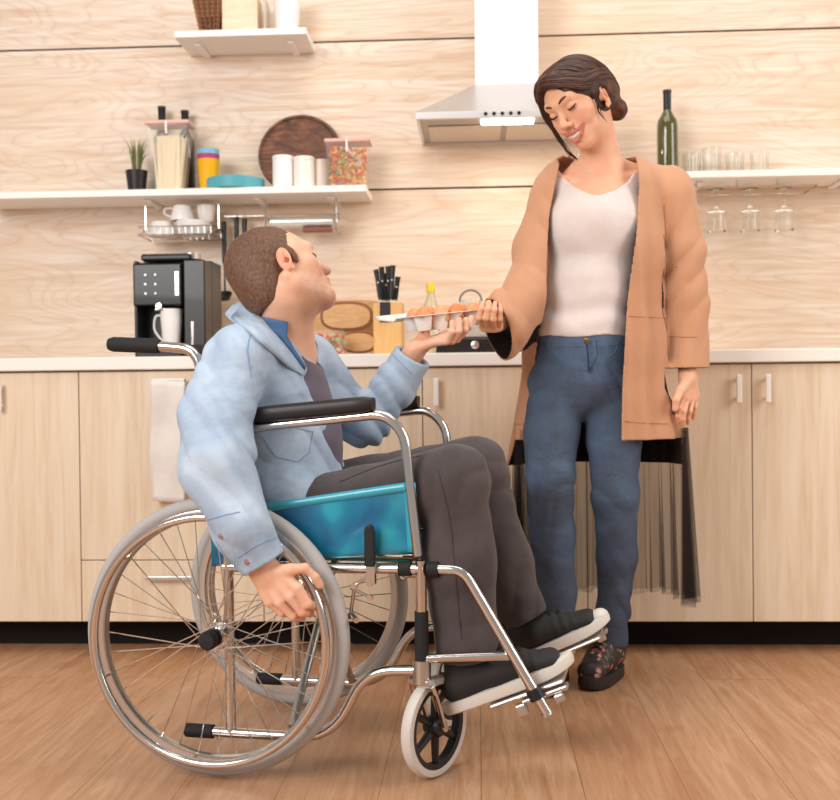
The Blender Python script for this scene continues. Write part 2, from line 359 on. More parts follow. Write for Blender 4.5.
# spaghetti jar
def jar(px, w, h, taper, label, fill):
    t = thing('food_jar', label, 'jar', on(px, yL, zB))
    a, b_ = w*taper/2, w/2
    def sq(hw, z): return [(-hw, -hw*.6, z), (hw, -hw*.6, z), (hw, hw*.6, z), (-hw, hw*.6, z)]
    m = MB(); m.add(sq(a, 0)+sq(b_, h-.012), [(0,3,2,1), (0,1,5,4), (1,2,6,5), (2,3,7,6), (3,0,4,7)])
    m.build('container', mat('clear_plastic', 'f3ece4', .05, trans=.0, alpha=.13, spec=.8), t, False, .004)
    hw = b_+.004
    MB().box((-hw, -hw*.62, h-.013), (hw, hw*.62, h)).build('lid', m_pink, t, False, .003)
    MB().box((-.0035, -hw*.68, h-.05), (.0035, -hw*.58, h-.004)).build('clip', m_whitep, t, False, .001)
    fm = MB()
    if fill == 'spaghetti':
        for k in range(90):
            x = rng.uniform(-a+.008, a-.008); y = rng.uniform(-a*.55, a*.55); s_ = rng.uniform(.95, 1.0)
            tx = x*b_/a*.98 + rng.uniform(-.004, .004); fm.tube([(x, y, .003), (tx, y*1.05, (h-.03)*s_*rng.uniform(.8, 1))], .0016, 5)
        fm.build('spaghetti', mat('pasta', 'ecd9b4', .5), t)['kind'] = 'stuff'
        MB().box((-a*.8, -a*.45, .003), (a*.8, a*.45, h*.8)).build('pasta_core', mat('pasta_core', 'e4d0a8', .6), t, False)['kind'] = 'stuff'
    else:
        cols = ['e89a30', 'cf3f1c', '8f9f35', 'eec373', 'e0701c']; ms = [mat('pasta_'+str(i), c, .5) for i, c in enumerate(cols)]
        for k in range(230):
            u = rng.random(); hh = .004+(h-.035)*rng.random(); hw_ = (a+(b_-a)*hh/h)-.009
            p = np.array([rng.uniform(-hw_, hw_), -hw_*.58*(1-.25*rng.random()) if rng.random() < .75 else rng.uniform(-hw_*.55, hw_*.55), hh]); d = rng.normal(size=3); d /= np.linalg.norm(d)
            fm.mat(int(rng.integers(5))).tube([p-d*.008, p+d*.003+.002, p+d*.008], .0042, 6)
        fm.build('coloured_pasta', ms, t)['kind'] = 'stuff'
    return t
jar(171, wpx(43, yL), K(171, 123, yL)[2]-zB, .66, 'tall clear spaghetti jar with pink lid on the long shelf', 'spaghetti')
jar(349, wpx(43, yL), K(349, 141, yL)[2]-zB, .88, 'clear jar of coloured pasta with pink lid at the shelf end', 'pasta')
# plant at the left
t = thing('potted_plant', 'small grassy plant in a black pot beside the spaghetti jar', 'plant', on(137, yL, zB))
MB().lathe([(0, 0), (.03, 0), (.04, .085), (.036, .085), (.03, .07), (0, .07)], 24).build('pot', m_black, t)
g = MB()
for k in range(46):
    a = rng.uniform(0, 2*PI); q = rng.uniform(.01, .05); hh = rng.uniform(.09, .15)
    g.tube([(0.01*math.cos(a), .01*math.sin(a), .06), (q*.5*math.cos(a), q*.5*math.sin(a), .06+hh*.7), (q*math.cos(a), q*math.sin(a), .06+hh)], [.002, .0016, .0004], 4, smooth=3)
g.build('leaves', mat('grass_leaf', '5f6a3c', .6, var=(20, '8b8a58')), t)
# stacked cups
for k, (c, nm, z) in enumerate([('f3b312', 'yellow', 0.0), ('b1447e', 'purple', .018), ('7fc2dd', 'light blue', .036)]):
    hh = K(209, 160, yL)[2]-zB
    cup = MB().lathe([(0, 0), (.030, 0), (.031, .003), (.040, hh-.003), (.041, hh), (.038, hh), (.029, .004), (0, .004)], 30)
    tag(cup.build('plastic_cup', mat('cup_'+c, c, .4), None, loc=np.array(on(209, yL, zB+z))), nm + ' plastic cup in the cup stack beside the blue plates, ' + ['bottom of the stack', 'middle of the stack', 'top of the stack'][k], 'cup', 'stacked plastic cups')
# plates
r = wpx(58, yL)/2
for k in range(5):
    pl = MB().lathe([(0, 0), (r*.82, 0), (r*.975, .0025), (r, .0070), (r, .0125), (r*.985, .0125), (r*.80, .004), (0, .004)], 40)
    tag(pl.build('plate', mat('teal_plate', '5fb2bd', .35), None, loc=np.array(on(236, yL, zB+.0078*k))), 'teal plate in the stack of plates on the long shelf', 'plate', 'stacked teal plates')
# round board
rb = (K(300, 111, WY-.05)[2]-zB)/2*1.0; rb = max(rb, wpx(40, WY-.06))
t = thing('round_board', 'round dark wooden board leaning on the wall behind the canisters', 'tray', on(299, WY-.075, zB), 0)
t.rotation_euler = (math.radians(-12), 0, 0)
MB().lathe([(0, -.008), (rb-.003, -.008), (rb, -.004), (rb, .006), (rb-.004, .01), (rb-.012, .01), (rb-.014, .005), (0, .005)], 64, (0, 0, rb), Rx(PI/2)).build('board_disc', m_darkboard, t)
# canisters
for px, w_, top_, c, nm in [(283.5, 21, 157, 'f6f0ec', 'white canister beside the teal plates'), (304.5, 21, 158, 'efe6dd', 'cream canister between the white and the greige canisters'), (322, 16, 159, 'd9cabb', 'greige canister beside the jar of coloured pasta')]:
    hh = K(px, top_, yL)[2]-zB; r = wpx(w_, yL)/2
    t = thing('canister', nm, 'canister', on(px, yL-(0.01 if w_ > 18 else -.02), zB), 0, 'canisters on the long shelf')
    MB().lathe([(0, 0), (r-.003, 0), (r, .003), (r, hh-.014), (0, hh-.014)], 40).build('canister_body', mat('can_'+c, c, .35), t)
    MB().lathe([(0, hh-.0135), (r+.0006, hh-.0135), (r+.0006, hh-.002), (r-.002, hh), (0, hh)], 40).build('lid', mat('canlid_'+c, c, .3), t)
# glasses right shelf
for k, (px, hh, yy) in enumerate([(692, .085, WY-.10), (712, .10, WY-.12), (735, .085, WY-.09), (760, .085, WY-.1)]):
    gl = MB().lathe([(0, 0), (.026, 0), (.030, .003), (.034, hh), (.0325, hh), (.028, .006), (0, .006)], 28)
    tag(gl.build('drinking_glass', m_glass, None, loc=np.array(on(px, yy, zC))), ['clear glass next to the green wine bottle on its shelf', 'tall clear glass standing second from the green wine bottle', 'clear glass standing third from the green wine bottle', 'clear glass standing farthest from the green wine bottle'][k], 'glass', 'glasses beside the wine bottle')
t = thing('wire_rack', 'hanging wire rack of upturned glasses under the wine bottle shelf', 'rack', (xC0, WY-.1, zC-.03))
MB().tube([(0, -.08, -.02), (.5, -.08, -.02), (.5, .08, -.02), (0, .08, -.02)], .003, 6, closed=True).build('rack_frame', m_chrome, t)
for k in range(3): MB().tube([(.08+.14*k, -.08, -.02), (.08+.14*k, -.08, .004)], .003, 6).build('hanger', m_chrome, t)
for k in range(4):
    gl = MB().lathe([(.034, -.10), (.033, -.03), (.006, -.012), (.005, .045), (.03, .05), (0, .052)], 26)
    tag(gl.build('wine_glass', m_glass, None, loc=(xC0+.045+.12*k, WY-.1, zC-.095)), 'upturned wine glass hanging under the wine bottle shelf', 'glass', 'upturned glasses in the hanging rack')

# ---------------------------------------------------------------- under the lower shelf
t = thing('dish_rack', 'chrome wire dish rack of white cups hanging under the long shelf', 'rack', (0, 0, 0))
zr = K(180, 238, WY-.1)[2]; x0 = K(137, 230, WY-.2)[0]; x1 = K(213, 230, WY-.2)[0]; y0 = WY-.19; y1 = WY-.03
rk = MB(); rk.tube([(x0, y0, zr), (x1, y0, zr), (x1, y1, zr), (x0, y1, zr)], .003, 6, closed=True)
rk.tube([(x0, y0, zr+.03), (x1, y0, zr+.03), (x1, y1, zr+.03), (x0, y1, zr+.03)], .0025, 6, closed=True)
for k in range(12): x = x0+(x1-x0)*(k+.5)/12; rk.tube([(x, y0, zr+.03), (x, y0, zr), (x, y1, zr), (x, y1, zr+.03)], .0015, 5)
rk.build('basket', m_chrome, t)
for x in (x0+.002, x1-.002): MB().tube([(x, WY-.1, zB-.026), (x, WY-.1, zr+.03), (x, y0, zr+.0)], .003, 6).build('hanger', m_chrome, t)
rz = zB-.075; xr1 = K(341, 210, WY-.05)[0]
t = thing('utensil_rail', 'chrome rail under the long shelf with black utensils hanging from it', 'rail', (0, 0, 0))
MB().tube([(x1+.01, WY-.045, rz), (xr1, WY-.045, rz)], .005, 10).build('rail', m_chrome, t)
for x in (x1+.03, K(270, 210, WY-.05)[0], xr1-.02): MB().tube([(x, WY-.001, rz), (x, WY-.045, rz)], .004, 8).build('wall_mount', m_chrome, t)
def mug(nm, lab, loc, r, hh, hang, cat, grp, flip=False, mt=None):
    t = thing(nm, lab, cat, loc, 0, grp)
    p = [(0, 0), (r*.72, 0), (r*.78, .003), (r, hh*.75), (r*1.02, hh), (r*.96, hh), (r*.7, .006), (0, .006)]
    if flip: p = [(q, hh-z) for q, z in p][::-1]
    MB().lathe(p, 32).build('bowl_body', mt or m_white, t)
    if hang is not None:
        c, s_ = math.cos(hang), math.sin(hang)
        P = [(r*.86*c, r*.86*s_, hh*.85), (r*1.5*c, r*1.5*s_, hh*.82), (r*1.6*c, r*1.6*s_, hh*.5), (r*.85*c, r*.85*s_, hh*.22)]
        MB().tube(P, .004, 8, smooth=5).build('handle', mt or m_white, t)
    return t
zq = zr+.004
cc = on(162, WY-.12, zq); mug('bowl', 'upturned white bowl in the dish rack above the coffee machine', cc, .052, .052, None, 'bowl', 'dishes in the hanging rack', True)
cc = on(193, WY-.12, zq); mug('cup', 'wide white cup lying under the two smaller cups in the dish rack', cc, .062, .052, None, 'cup', 'dishes in the hanging rack')
cc = on(182, WY-.13, zq+.054); mug('cup', 'white cup with its handle showing, on top of the dish rack pile', cc, .041, .055, PI, 'cup', 'dishes in the hanging rack', True)
cc = on(206, WY-.10, zq+.054); mug('cup', 'white cup beside the one with a visible handle, on the dish rack pile', cc, .034, .058, None, 'cup', 'dishes in the hanging rack')
for px, top_, bot, kind, lab in [(224.5, 222, 306, 'ladle', 'long black ladle hanging from the rail beside the dish rack'), (237, 218, 262, 'spatula', 'black spatula hanging from the rail behind the man\'s head, nearer the ladle'), (245, 219, 258, 'spoon', 'black serving spoon hanging from the rail behind the man\'s head, nearer the roll holder')]:
    a = K(px, top_, WY-.045); zb = K(px, bot, WY-.05)[2]; L = a[2]-zb
    t = thing('kitchen_'+kind, lab, 'utensil', (a[0], WY-.052, a[2]), 0, 'utensils hanging from the rail')
    MB().tube([(0, 0.002, rz-a[2]-.004), (0, -.006, rz-a[2]+.008), (0, .012, rz-a[2]+.008), (0, .012, rz-a[2]-.004)], .0016, 6, smooth=3).build('hook', m_chrome, t)
    MB().tube([(0, 0, 0), (0, -.002, -.02), (0, -.002, -L*.45), (0, 0, -L*.5)], [.0085, .0095, .009, .006], 10, flat=.55, smooth=3).build('handle', m_black, t)
    hd = MB().tube([(0, 0, -L*.5), (0, 0, -L*.82)], .0035, 8)
    if kind == 'ladle': hd.lathe([(0, -.028), (.018, -.022), (.03, 0), (.028, 0), (.016, -.02), (0, -.025)], 22, (0, -.012, -L*.86), Rx(.5))
    elif kind == 'spatula': hd.prism([(-.012, -L*.8), (-.028, -L*.95), (-.028, -L*1.25), (.028, -L*1.25), (.028, -L*.95), (.012, -L*.8)], -.002, .001)
    else: hd.lathe([(0, -.008), (.02, -.005), (.026, 0), (0, -.002)], 22, (0, 0, -L*.95), Rx(PI/2))
    hd.build('head', m_black, t)
# roll holder
t = thing('roll_holder', 'chrome wire holder with a foil roll hanging beneath the long shelf', 'holder', (0, 0, 0))
xa_, xb_ = K(266, 215, WY-.09)[0], K(341, 215, WY-.09)[0]; zz = K(300, 222, WY-.1)[2]
m = MB()
for x in (xa_, xb_-.015): m.tube([(x, WY-.1, zB-.025), (x, WY-.1, zz-.035), (x, WY-.02, zz-.035)], .0035, 7)
m.tube([(xa_, WY-.14, zz+.02), (xb_, WY-.14, zz+.02)], .003, 7).tube([(xb_, WY-.14, zB-.05), (xb_, WY-.14, zz-.0)], .004, 7).tube([(xb_-.015, WY-.14, zB-.04), (xb_-.015, WY-.14, zz-.03)], .004, 7)
m.build('wire_frame', m_chrome, t)
fr = MB().lathe([(0, 0), (.019, 0), (.019, xb_-xa_-.05), (0, xb_-xa_-.05)], 24, (xa_+.02, WY-.1, zz), Ry(PI/2))
tag(fr.build('foil_roll', mat('foil_roll', 'e9e4e2', .25, .6), None), 'silvery foil roll lying in the chrome holder under the shelf', 'roll')
fr = MB().box((K(303, 230, WY-.1)[0], WY-.12, zz-.038), (K(332, 230, WY-.1)[0], WY-.08, zz-.022))
tag(fr.build('wooden_block', mat('red_brown_wood', '8e4f38', .5), None, False, .003), 'small reddish brown wooden block under the foil roll', 'block')

# ---------------------------------------------------------------- extractor hood
hy0 = WY-.40; zh = K(430, 119, hy0)[2]; hx0 = K(416, 118, hy0)[0]; hx1 = hx0+.60; hb = K(424, 143, WY-.02)[2]
t = thing('extractor_hood', 'white and steel extractor hood with a lit lamp above the eggs', 'hood', (hx0, WY, zh))
dx0 = K(475, 60, WY-.2)[0]-hx0; dx1 = K(538, 60, WY-.2)[0]-hx0; D = .40; zt = K(505, 84, WY-.22)[2]-zh
MB().box((dx0, -.22, zt-.005), (dx1, -.001, 3.0-zh)).build('chimney', mat('hood_white', 'f6f3f2', .3, .0), t, False, .002)
hs = mat('hood_steel', 'cfcac8', .3, .75)
V = [(0, -D, .024), (.6, -D, .024), (.6, -.001, .024), (0, -.001, .024), (dx0, -.222, zt), (dx1, -.222, zt), (dx1, -.001, zt), (dx0, -.001, zt)]
MB().add(V, [(0,1,5,4), (1,2,6,5), (2,3,7,6), (3,0,4,7), (4,5,6,7)]).build('canopy', hs, t, False)
rim = MB(); rim.box((0, -D, 0), (.6, -D+.012, .024)).box((0, -D+.012, 0), (.012, -.001, .024)).box((.588, -D+.012, 0), (.6, -.001, .024)).box((.012, -.013, 0), (.588, -.001, .024)); rim.build('rim', mat('hood_lip', 'e6e2e0', .3, .5), t, False, .002)
MB().box((.012, -D+.012, .008), (.588, -.013, .012)).build('underside', mat('hood_underside', 'b5aca4', .4, .6), t, False)
for a, b_ in ((.035, .29), (.31, .565)): MB().box((a, -D+.13, .003), (b_, -.035, .0075)).build('filter', mat('grease_filter', 'dcd0c4', .45, .4, bump=(400, .3)), t, False, .002)
lp = MB().box((.22, -D+.045, .0), (.40, -D+.105, .006)); lm = mat('lit_lamp', 'fffaf0', .4, emit=7.); lp.build('lamp', lm, t, False, .002)
for k in range(5):
    MB().lathe([(0, 0), (.006, 0), (.006, .004), (0, .004)], 14, (.235+.028*k, -D-.0005, .013), Rx(PI/2)).build('button', m_dark, t)
sp = bpy.data.lights.new('hood_lamp_light', 'AREA'); sp.size = .15; sp.energy = 1.6; sp.color = (1, .93, .8)
so = bpy.data.objects.new('hood_lamp_light', sp); C.objects.link(so); so.location = (hx0+.31, WY-D+.075, zh-.01)

# ---------------------------------------------------------------- coffee machine and mug
yM = CF+.12
x0 = K(134, 300, yM)[0]; x1 = K(205, 300, yM)[0]; ht = K(180, 254, yM)[2]-CT
W_ = x1-x0; Dm = .24
t = thing('coffee_machine', 'black coffee machine with chrome details on the worktop', 'coffee machine', (x0, yM, CT))
bk = MB().box((0, .10, .0), (W_, Dm, ht-.012)).box((W_*.70, 0.0, 0), (W_, .10, ht-.02)).box((0, 0, 0), (.012, .10, ht-.02)).box((.012, .0, 0), (W_*.70, .10, .018))
bk.build('housing', mat('machine_black', '231e1d', .32, coat=.1), t, False, .004)
MB().box((.0, -.012, ht*.50), (W_*.69, .1, ht-.03)).build('front_panel', mat('gloss_black', '0e0d0e', .22, spec=.3, coat=.15), t, False, .006)
MB().box((.02, .01, ht-.02), (W_*.8, .2, ht+.004)).build('lid', mat('lid_black', '241f1e', .35), t, False, .008)
MB().box((W_*.60, -.014, ht*.60), (W_*.645, -.0125, ht-.06)).build('chrome_strip', m_chrome, t, False)
MB().lathe([(0, 0), (.03, 0), (.03, .02), (0, .02)], 28, (W_*.76, .06, ht-.012)).build('steel_dial', m_steel, t)
for i in range(3):
    for j in range(2): MB().lathe([(0, 0), (.004, 0), (.003, .003), (0, .003)], 12, (W_*(.18+.14*j), -.012, ht*(.62+.09*i)), Rx(PI/2)).build('button', m_steel, t)
MB().tube([(W_*.37, -.02, ht*.5), (W_*.37, .03, ht*.47)], .009, 14).tube([(W_*.30, .0, ht*.47), (W_*.46, .0, ht*.47)], .006, 10).build('spout', m_chrome, t)
MB().box((.014, -.035, 0), (W_*.70, .10, .022)).build('drip_tray', m_black, t, False, .004)
MB().box((.02, -.03, .0222), (W_*.68, .09, .025)).build('grate', m_steel, t, False, .001)
MB().box((W_*.80, -.003, ht*.12), (W_*.84, .0, ht*.35)).build('level_window', m_chrome, t, False, .001)
mm = K(171, 339, yM+.02); mh = K(171, 309, yM+.02)[2]-CT-.0255
mug('coffee_mug', 'white mug standing on the coffee machine\'s drip tray', (mm[0], yM+.028, CT+.0255), .036, mh, PI, 'mug', None)

# ---------------------------------------------------------------- cutting boards, salad box, knife block
def oval_board(px0, px1, pyt, pyb, yk, th, lab, mt, ry=0., edge=None, squ=2.6):
    a = K((px0+px1)/2, (pyt+pyb)/2, yk); hw = wpx(px1-px0, yk)/2; hh = wpx(pyb-pyt, yk)/2
    t = thing('cutting_board', lab, 'board', (a[0], yk, a[2]-hh), 0, 'wooden boards beside the knife block')
    def ring(s_, y, n=44):
        o = []
        for k in range(n):
            q = 2*PI*k/n; c, s2 = math.cos(q), math.sin(q); e = 2/squ
            o.append((hw*s_*abs(c)**e*np.sign(c), y, hh + (hh-(1-s_)*hw)*abs(s2)**e*np.sign(s2)))
        return o
    def solid(rs, nm, mtl):
        m = MB(); n = 44; V = []; [V.extend(ring(s_, y)) for s_, y in rs]
        m.add(V, [tuple(range(n))] + [(i*n+k, (i+1)*n+k, (i+1)*n+(k+1) % n, i*n+(k+1) % n) for i in range(len(rs)-1) for k in range(n)] + [tuple(range(len(rs)*n-1, (len(rs)-1)*n-1, -1))])
        m.build(nm, mtl, t, bevel=.001)
    if edge: solid([(1, 0), (1, th)], 'rim', edge); solid([(.90, -.004), (.90, th*.5)], 'panel', mt)
    else: solid([(1, 0), (1, th)], 'panel', mt)
    return t
yC = CF+.30
m_bark = mat('bark_rim', '8a5a36', .7, bump=(60, .5))
oval_board(310, 384, 300, 352.5, yC+.09, .02, 'brown wooden board standing behind the oval boards', wood('mid_board', 'b98457', 'c9955f', 'd2a473', (2, 2, 12)), 0, None, 6)
oval_board(320, 373, 301.5, 331, yC-.01, .02, 'oval wooden board with bark rim, upper one by the knife block', m_board, 0, m_bark)
oval_board(341, 376, 331.5, 353, yC-.03, .02, 'smaller oval wooden board at the bottom beside the knife block', m_board, 0, m_bark)
t = thing('salad_box', 'clear plastic box of red and green salad on the worktop', 'food box', (K(326, 345, yC-.12)[0], yC-.12, CT))
hw = wpx(38, yC)/2; hh = K(326, 331, yC-.12)[2]-CT
MB().box((-hw, -.05, 0), (hw, .05, hh)).build('container', mat('clear_box', 'f0ebe4', .08, alpha=.13, spec=.8), t, False, .006)
vg = MB(); vm = [mat('veg_'+c, c, .5) for c in ('d8432c', '8fae4a', 'e7c9a0', 'c9572f', 'b8cf7a')]
for k in range(120):
    p = np.array([rng.uniform(-hw+.012, hw-.012), rng.uniform(-.042, .038), rng.uniform(.01, hh-.014)]); s_ = rng.uniform(.006, .013)
    vg.mat(int(rng.choice(5, p=[.3, .27, .18, .1, .15]))).lathe([(0, -s_*.7), (s_*.8, -s_*.3), (s_, .1*s_), (s_*.5, s_*.6), (0, s_*.7)], 8, p, zto(rng.normal(size=3)))
vg.build('vegetables', vm, t)['kind'] = 'stuff'
yB = CF+.22
t = thing('knife_block', 'light wooden knife block with a black slot strip, holding black knives', 'knife block', (K(389, 345, yB)[0], yB, CT))
hw = wpx(29, yB)/2; kh = K(389, 303, yB)[2]-CT
MB().prism([(-hw, 0), (hw, 0), (hw, kh), (-hw, kh*.98)], -.045, .06).build('block', m_block, t, False, .004)
MB().box((-.026, -.0475, kh*.62), (.01, -.0455, kh*1.0)).build('label_strip', m_black, t, False, .001)
for k, (px, top_, px2) in enumerate([(376, 270, 381), (381.5, 267, 384), (388, 266, 388), (393, 266, 391), (398, 277, 395), (385, 273, 388)]):
    yy = yB-.025+.018*(k % 3); a = K(px2, 303, yy); b2 = K(px, top_, yy); d = b2-a; L = np.linalg.norm(d)
    kt = thing('kitchen_knife', ['black handled knife leaning outermost in the block, nearest the boards', 'black handled knife second from the boards in the block', 'tallest black handled knife in the centre of the block', 'black handled knife behind the shortest knife in the block', 'shortest black handled knife, nearest the eggs', 'black handled knife behind the centre knife in the block'][k], 'knife', (a[0], yy, CT+kh), 0, 'knives in the wooden block')
    dd = d/L
    MB().tube([dd*.008, dd*.03, dd*(L*.7), dd*(L+.0)], [.007, .0085, .0078, .0095], 10, flat=.7, smooth=3).build('handle', m_black, kt)
    MB().box((-.006, -.001, -.09), (.006, .001, .012), zto(dd)).build('blade', m_steel, kt, False)
    MB().lathe([(0, 0), (.003, 0), (.003, .002), (0, .002)], 8, dd*(L*.6)+np.array([0, -.008, 0]), Rx(PI/2)).build('rivet', m_steel, kt)
# oil bottle and kettle behind the eggs, hob
yO = CF+.3
t = thing('oil_bottle', 'clear oil bottle with a yellow cap on the worktop behind the eggs', 'bottle', (K(431, 330, yO)[0], yO, CT))
ho = K(431, 283, yO)[2]-CT
MB().lathe([(0, 0), (.028, 0), (.032, .006), (.032, ho*.6), (.014, ho*.82), (.012, ho*.88), (0, ho*.88)], 28).build('bottle_body', mat('oil_bottle', 'f3ead0', .08, trans=.7), t)
MB().lathe([(.015, ho*.87), (.016, ho*.9), (.013, ho), (0, ho)], 24).build('cap', mat('yellow_cap', 'f0cc2a', .4), t)
t = thing('glass_kettle', 'glass kettle with a dark ring handle on the hob behind the eggs', 'kettle', (K(471, 330, yO)[0], yO, CT+.056))
hk = K(471, 300, yO)[2]-CT-.056
MB().lathe([(0, 0), (.05, 0), (.058, .01), (.06, hk*.6), (.042, hk*.95), (.03, hk), (0, hk)], 30).build('kettle_body', mat('kettle_glass', 'e8e2dc', .1, trans=.5), t)
rr = wpx(22, yO)/2; MB().tube([(rr*math.cos(a), 0, hk-.004+rr*math.sin(a)) for a in np.linspace(-.35, PI+.35, 18)], .0035, 8).build('handle', mat('grey_handle', '6a6664', .4), t)
yH = CF+.06
x0, x1 = K(436, 345, yH)[0], K(489, 345, yH)[0]
x1 += .18
t = thing('gas_hob', 'low black hob with a round dial on the worktop behind the hands', 'hob', (x0, yH, CT))
hh = .05
MB().box((0, 0, 0), (x1-x0, .38, hh)).build('hob_body', mat('hob_black', '1f1d1e', .25, coat=.4), t, False, .006)
MB().box((.01, .02, hh+.0005), (x1-x0-.01, .36, hh+.005)).build('top_plate', m_black, t, False, .001)
for xx in (K(475, 345, yH)[0]-x0, x1-x0-.06): MB().lathe([(0, 0), (.014, 0), (.013, .012), (.008, .014), (0, .014)], 24, (xx, -.0, .027), Rx(PI/2)).build('dial', m_steel, t)
# ================================================================ wheelchair (local: x forward, y to the sitter's left, z up)
CH0 = np.array([-.396, 2.675, 0]); CHA = math.radians(-12.5)
_Rch = Rz(CHA)
def CF_(x, y, z): return _Rch @ np.array([x, y, z]) + CH0       # chair -> F
def F2C(p): return _Rch.T @ (np.asarray(p) - CH0)               # F -> chair
wc = thing('wheelchair', 'chrome wheelchair with teal vinyl sides and grey tyres, the man sits in it', 'wheelchair', F2W(CH0), YAW+CHA)
m_tyre = mat('grey_tyre', 'b2aca8', .7); m_ctyre = mat('pale_caster_tyre', 'd6cdc6', .55)
m_rim = mat('satin_rim', 'cfc8c2', .28, .9)
def vinyl():
    x = N('teal_vinyl'); v = x.coords((1, 1, 1))
    f = x.noise(v, 7, 2, .4, .8); x.l(x.ramp(f, [(.35, '0f5c86'), (.5, '137a9c'), (.62, '27a0b4')]), x.b.inputs['Base Color'])
    x.b.inputs['Roughness'].default_value = .22; x.b.inputs['Coat Weight'].default_value = .5
    x.l(x.bump(f, .5, .02), x.b.inputs['Normal']); return x.m
m_vin = vinyl(); m_vinh = mat('teal_hem', '3fa9bd', .3, coat=.4); m_vind = mat('green_teal_vinyl', '14837e', .3, coat=.3, bump=(9, .3, .02))
WR = .307; R_H = .268; WYO = .275
def torus(m, R, r, c, n=96, k=12, sq=1.):
    P = [(c[0]+R*math.cos(a), c[1], c[2]+R*math.sin(a)) for a in np.linspace(0, 2*PI, n, endpoint=False)]
    return m.tube(P, r, k, closed=True, flat=sq)
for s in (-1, 1):
    y = s*WYO; c = (0, y, WR+.003)
    w_ = MB()
    prof = [(WR-.044, -.011), (WR-.030, -.013), (WR-.024, -.011), (WR-.028, -.007), (WR-.040, -.004), (WR-.040, .004), (WR-.028, .007), (WR-.024, .011), (WR-.030, .013), (WR-.044, .011), (WR-.047, .0), (WR-.044, -.011)]
    w_.lathe(prof, 96, c, Rx(PI/2)); wh = w_.build('rear_wheel', m_rim, wc); 
    torus(MB(), WR-.016, .0165, c).build('tyre', m_tyre, wh)
    yh = y + s*.048
    torus(MB(), R_H, .0095, (0, yh, WR+.003), 96, 12).build('hand_rim', m_chrome, wh)
    br = MB()
    for k in range(6):
        a = 2*PI*k/6+.35; d = np.array([math.cos(a), 0, math.sin(a)])
        MB().tube([np.array(c)+d*(WR-.042)+np.array([0, s*.008, 0]), np.array([0, yh, WR+.003])+d*R_H], .004, 8).build('rim_bracket', m_chrome, wh)
    hb_ = MB().lathe([(0, -.035), (.011, -.035), (.011, -.026), (.026, -.026), (.026, -.021), (.014, -.018), (.014, .018), (.026, .021), (.026, .026), (.014, .026), (.014, .036), (0, .036)], 28, c, Rx(PI/2)); hb_.build('hub', m_chrome, wh)
    MB().lathe([(.001, 0), (.019, 0), (.021, .006), (.021, .018), (.017, .024), (.001, .026)], 24, (0, y+s*.030, WR+.003), Rx(PI/2 if s < 0 else -PI/2)).build('hub_cap', m_rubber, wh)
    for k in range(36):
        side = 1 if k % 2 else -1; a = 2*PI*k/36; tw = (1.15 if (k//2) % 2 else -1.15)
        p0 = np.array([.024*math.cos(a+tw), y+side*.023, WR+.003+.024*math.sin(a+tw)]); p1 = np.array([(WR-.044)*math.cos(a), y, WR+.003+(WR-.044)*math.sin(a)])
        MB().tube([p0, p1], .00135, 5, caps=False).build('spoke', m_chrome, wh)
    J_ = at; sx = s*.225                                        # frame side plane
    R = .0115
    # back post with push handle
    MB().tube(fillet([(.012, sx, .085), (.010, sx, .50), (-.045, sx, .86), (-.058, sx, .945), (-.17, sx, .9555)], [.06, .1, .05]), R, 14).build('back_post', m_chrome, wc)
    MB().tube([(-.150, sx, .953), (-.162, sx, .9545), (-.262, sx, .960), (-.274, sx, .9605)], [.016, .0175, .0175, .014], 14).build('push_grip', m_rubber, wc)
    # lower rail
    MB().tube(fillet([(-.09, sx, .082), (.25, sx, .082), (.325, sx, .235), (.455, sx, .243)], [.09, .07]), R, 14).build('lower_rail', m_chrome, wc)
    MB().tube([(-.098, sx, .082), (-.095, sx, .082), (-.03, sx, .082)], [.012, .0155, .0155], 14).build('tip_plug', m_rubber, wc)
    # front post
    MB().tube([(.452, sx, .22), (.454, sx, .48)], .0125, 14).build('front_post', m_chrome, wc)
    MB().tube([(.453, sx, .25), (.4535, sx, .37)], .0155, 14).build('post_sleeve', m_rubber, wc)
    MB().lathe([(0, 0), (.02, 0), (.02, .05), (0, .05)], 18, (.453, sx, .215)).build('headset', m_steel, wc)
    # seat rail and side rail
    MB().tube([(.0, sx, .455), (.46, sx, .462)], R, 14).build('seat_rail', m_chrome, wc)
    MB().tube([(.01, sx-s*.026, .482), (.43, sx-s*.026, .488)], .0095, 12).build('seat_tube', m_chrome, wc)
    for a_, b_ in ((.405, .432), (.468, .492)): MB().tube([(a_, sx, .4612), (b_, sx, .4622)], .0165, 14).build('clamp', m_rubber, wc)
    # armrest
    MB().tube(fillet([(.01, sx, .60), (.012, sx, .762), (.375, sx, .797), (.420, sx, .755), (.447, sx, .49)], [.05, .06, .06]), .0115, 14).build('armrest_tube', m_chrome, wc)
    pad = MB(); px_ = np.linspace(.07, .352, 14); G = []
    for i, x in enumerate(px_):
        e = min(1, .72+.28*math.sin(PI*min(1, (i if i < 7 else 13-i)/1.5)/2)); zc = .795+.085*(x-.07)
        G.append([(x, sx + .026*e*np.sign(math.cos(a))*abs(math.cos(a))**.6, zc + .0185*e*np.sign(math.sin(a))*abs(math.sin(a))**.6) for a in np.linspace(0, 2*PI, 21)])
    pad.grid(G); pad.add(G[0][:-1], [tuple(range(20))]); pad.add(G[-1][:-1], [tuple(range(19, -1, -1))]); pad.build('armrest_pad', mat('armrest_vinyl', '231d1c', .45), wc)
    # side panel (clothing guard)
    yp = sx - s*.002
    def q(x, z): return np.array([x, yp, z])
    c4 = [q(-.03, .455), q(.446, .497), q(.44, .648), q(-.035, .575)]
